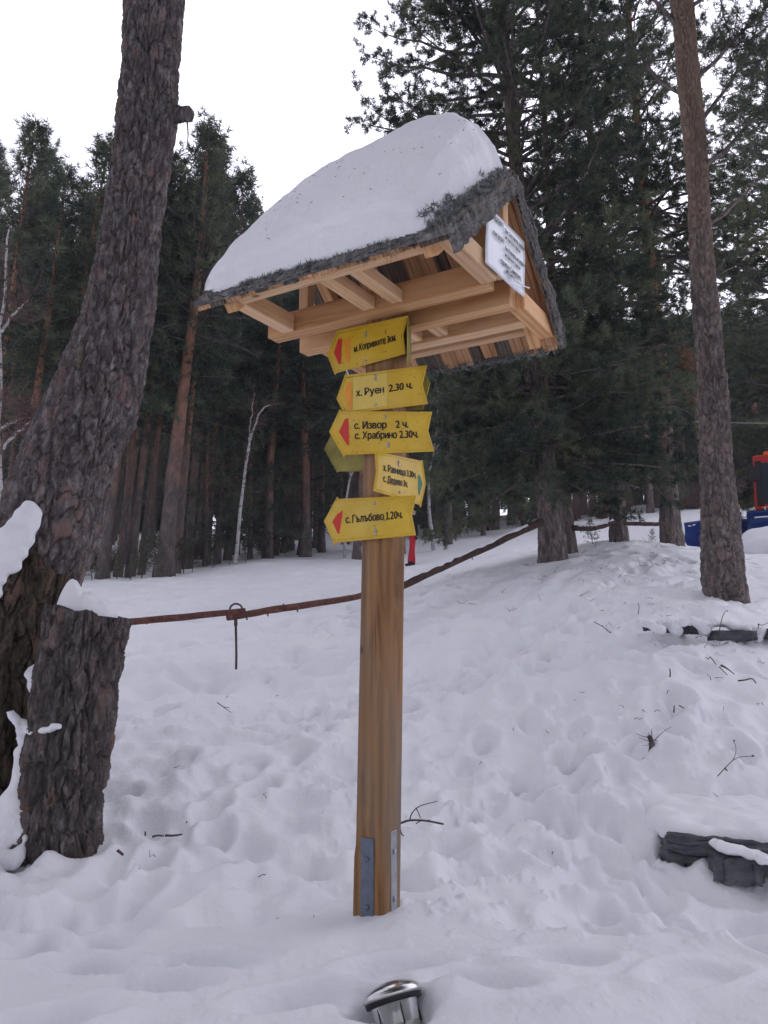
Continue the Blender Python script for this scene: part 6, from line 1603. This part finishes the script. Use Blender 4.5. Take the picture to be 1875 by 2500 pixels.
# ------------------------------------------------------------------ the skier behind the signs
def person():
    Y = 21.4; f = foot(1007, 1383, Y)
    root = thing('person', f, 'person in red trousers and black jacket standing on the slope behind the signs', 'person')
    k = 1.66 / 1.70
    J = {'pelvis': (0, 0, .92), 'spine': (-.01, 0, 1.10), 'chest': (.0, 0, 1.30), 'neck': (.02, 0, 1.46), 'head0': (.025, 0, 1.54), 'head1': (.03, 0, 1.64),
         'hipL': (.02, -.09, .88), 'kneeL': (-.02, -.10, .48), 'ankL': (-.09, -.10, .09), 'toeL': (-.03, -.11, .04), 'tipL': (-.22, -.11, .035),
         'hipR': (.02, .09, .88), 'kneeR': (.0, .10, .48), 'ankR': (.03, .10, .09), 'toeR': (.0, .11, .04), 'tipR': (-.10, .11, .035),
         'shL': (.02, -.17, 1.40), 'elL': (.08, -.22, 1.14), 'wrL': (.11, -.22, .92), 'hdL': (.11, -.21, .83),
         'shR': (.02, .17, 1.40), 'elR': (.06, .22, 1.14), 'wrR': (.0, .24, .93), 'hdR': (-.02, .24, .84)}
    Rr = {'pelvis': .145, 'spine': .15, 'chest': .185, 'neck': .06, 'head0': .092, 'head1': .085, 'hip': .105, 'knee': .078, 'ank': .07, 'toe': .055, 'tip': .045, 'sh': .10, 'el': .062, 'wr': .05, 'hd': .045}
    E_ = [('pelvis', 'spine'), ('spine', 'chest'), ('chest', 'neck'), ('neck', 'head0'), ('head0', 'head1')]
    for s in 'LR':
        E_ += [('pelvis', 'hip' + s), ('hip' + s, 'knee' + s), ('knee' + s, 'ank' + s), ('ank' + s, 'toe' + s), ('toe' + s, 'tip' + s), ('chest', 'sh' + s), ('sh' + s, 'el' + s), ('el' + s, 'wr' + s), ('wr' + s, 'hd' + s)]
    ks = list(J); me = bpy.data.meshes.new('body_rig'); me.from_pydata([Vector(J[q]) * k for q in ks], [(ks.index(a), ks.index(b)) for a, b in E_], [])
    o = bpy.data.objects.new('body', me); COL.objects.link(o)
    o.modifiers.new('skin', 'SKIN'); sv = me.skin_vertices[0].data
    for i, q in enumerate(ks):
        r = Rr.get(q, Rr.get(q[:-1])); sv[i].radius = (r * k, r * k); sv[i].use_root = (q == 'pelvis')
    o.modifiers.new('sub', 'SUBSURF').levels = 2
    dg = bpy.context.evaluated_depsgraph_get(); m2 = bpy.data.meshes.new_from_object(o.evaluated_get(dg)); m2.name = 'body'
    bpy.data.objects.remove(o)
    mats = [plain('red_trousers', (0.55, 0.03, 0.05), .7, .2), plain('black_jacket', (0.012, 0.013, 0.018), .7, .2), plain('face', (0.55, 0.36, 0.29), .6, .3), plain('dark_boots', (0.02, 0.02, 0.025), .6, .3), plain('pale_scarf', (0.5, 0.45, 0.45), .8, .2)]
    m2.materials.clear()
    for m in mats: m2.materials.append(m)
    for p in m2.polygons:
        z, y, x = p.center.z / k, p.center.y / k, p.center.x / k; p.use_smooth = True
        p.material_index = 3 if z < .13 else 0 if (z < .90 and abs(y) < .185 and x < .085) else 1 if z < 1.45 else 4 if z < 1.50 else 2
    b = link('body', m2, None, root, Matrix.Translation(f))
    # head of hair, hat, ears, nose, hands with fingers
    def ell(name, c, r, mat, n=16):
        bm = bmesh.new(); bmesh.ops.create_uvsphere(bm, u_segments=n, v_segments=n // 2 + 2, radius=1)
        for v in bm.verts: v.co = Vector((c[0] + v.co.x * r[0], c[1] + v.co.y * r[1], c[2] + v.co.z * r[2]))
        me = bpy.data.meshes.new(name); bm.to_mesh(me); bm.free()
        for p in me.polygons: p.use_smooth = True
        return link(name, me, mat, b, Matrix.Translation(f))
    ell('hat', (.035, 0, 1.635 * k), (.105, .095, .075), mats[1]); ell('nose', (-.07, 0, 1.575 * k), (.018, .014, .022), mats[2])
    for s in (-1, 1): ell('ear', (.03, s * .085, 1.575 * k), (.02, .01, .03), mats[2]); ell('eye', (-.055, s * .03, 1.60 * k), (.008, .01, .008), mats[1])
    ell('mouth', (-.062, 0, 1.54 * k), (.008, .022, .006), mats[0])
    for s, hd in ((-1, J['hdL']), (1, J['hdR'])):
        hd = np.array(hd) * k
        for q in range(4):
            a = hd + np.array([-.015 + q * .011, 0, -.02]); l = (.062, .07, .066, .052)[q]
            V, Fc = tube_arrays(np.array([a, a + [0, -.004 * s, -l * .5], a + [-.008, -.012 * s, -l]]) + np.array(f), [.011, .010, .008], 7); link('finger', mk_mesh('finger', V, Fc, True), mats[1], b)
        a = hd + np.array([-.03, 0, .0]); V, Fc = tube_arrays(np.array([a, a + [-.02, 0, -.025], a + [-.022, 0, -.05]]) + np.array(f), [.012, .011, .009], 7); link('thumb', mk_mesh('thumb', V, Fc, True), mats[1], b)
person()
# short marker peg far out on the run
mk = thing('marker_peg', foot(1112, 1316, 30), 'small dark peg sticking out of the ski run', 'peg')
q = P(1112, 1308, 30); tube('stake', [q - [0, 0, .2], P(1112, 1306, 30)], [.02, .02], M_dkmetal, mk, 6); tube('head', [P(1109.5, 1305, 30), P(1114.5, 1305, 30)], [.035, .035], M_dkmetal, mk, 6)
print('inner forest trees', n_in, 'tris', sum(len(m.polygons) for m in bpy.data.meshes))

# ------------------------------------------------------------------ thin volume added to lift the blacks, standing in for lens flare
def added_haze():
    bm = bmesh.new(); bmesh.ops.create_cube(bm, size=1)
    for v in bm.verts: v.co = Vector((v.co.x * 2200, v.co.y * 2200, -6 + (v.co.z + .5) * 54))
    me = bpy.data.meshes.new('added_haze'); bm.to_mesh(me); bm.free()
    m = bpy.data.materials.new('added_haze'); m.use_nodes = True; nt = m.node_tree; nt.nodes.clear()
    out = nt.nodes.new('ShaderNodeOutputMaterial'); pv = nt.nodes.new('ShaderNodeVolumePrincipled')
    pv.inputs['Density'].default_value = 0.0013; pv.inputs['Color'].default_value = (0.88, 0.92, 1.0, 1)
    nt.links.new(pv.outputs[0], out.inputs['Volume'])
    o = link('added_haze', me, m); o['kind'] = 'stuff'; o['label'] = 'thin pale veil added to the air to lift the dark tones'
added_haze()
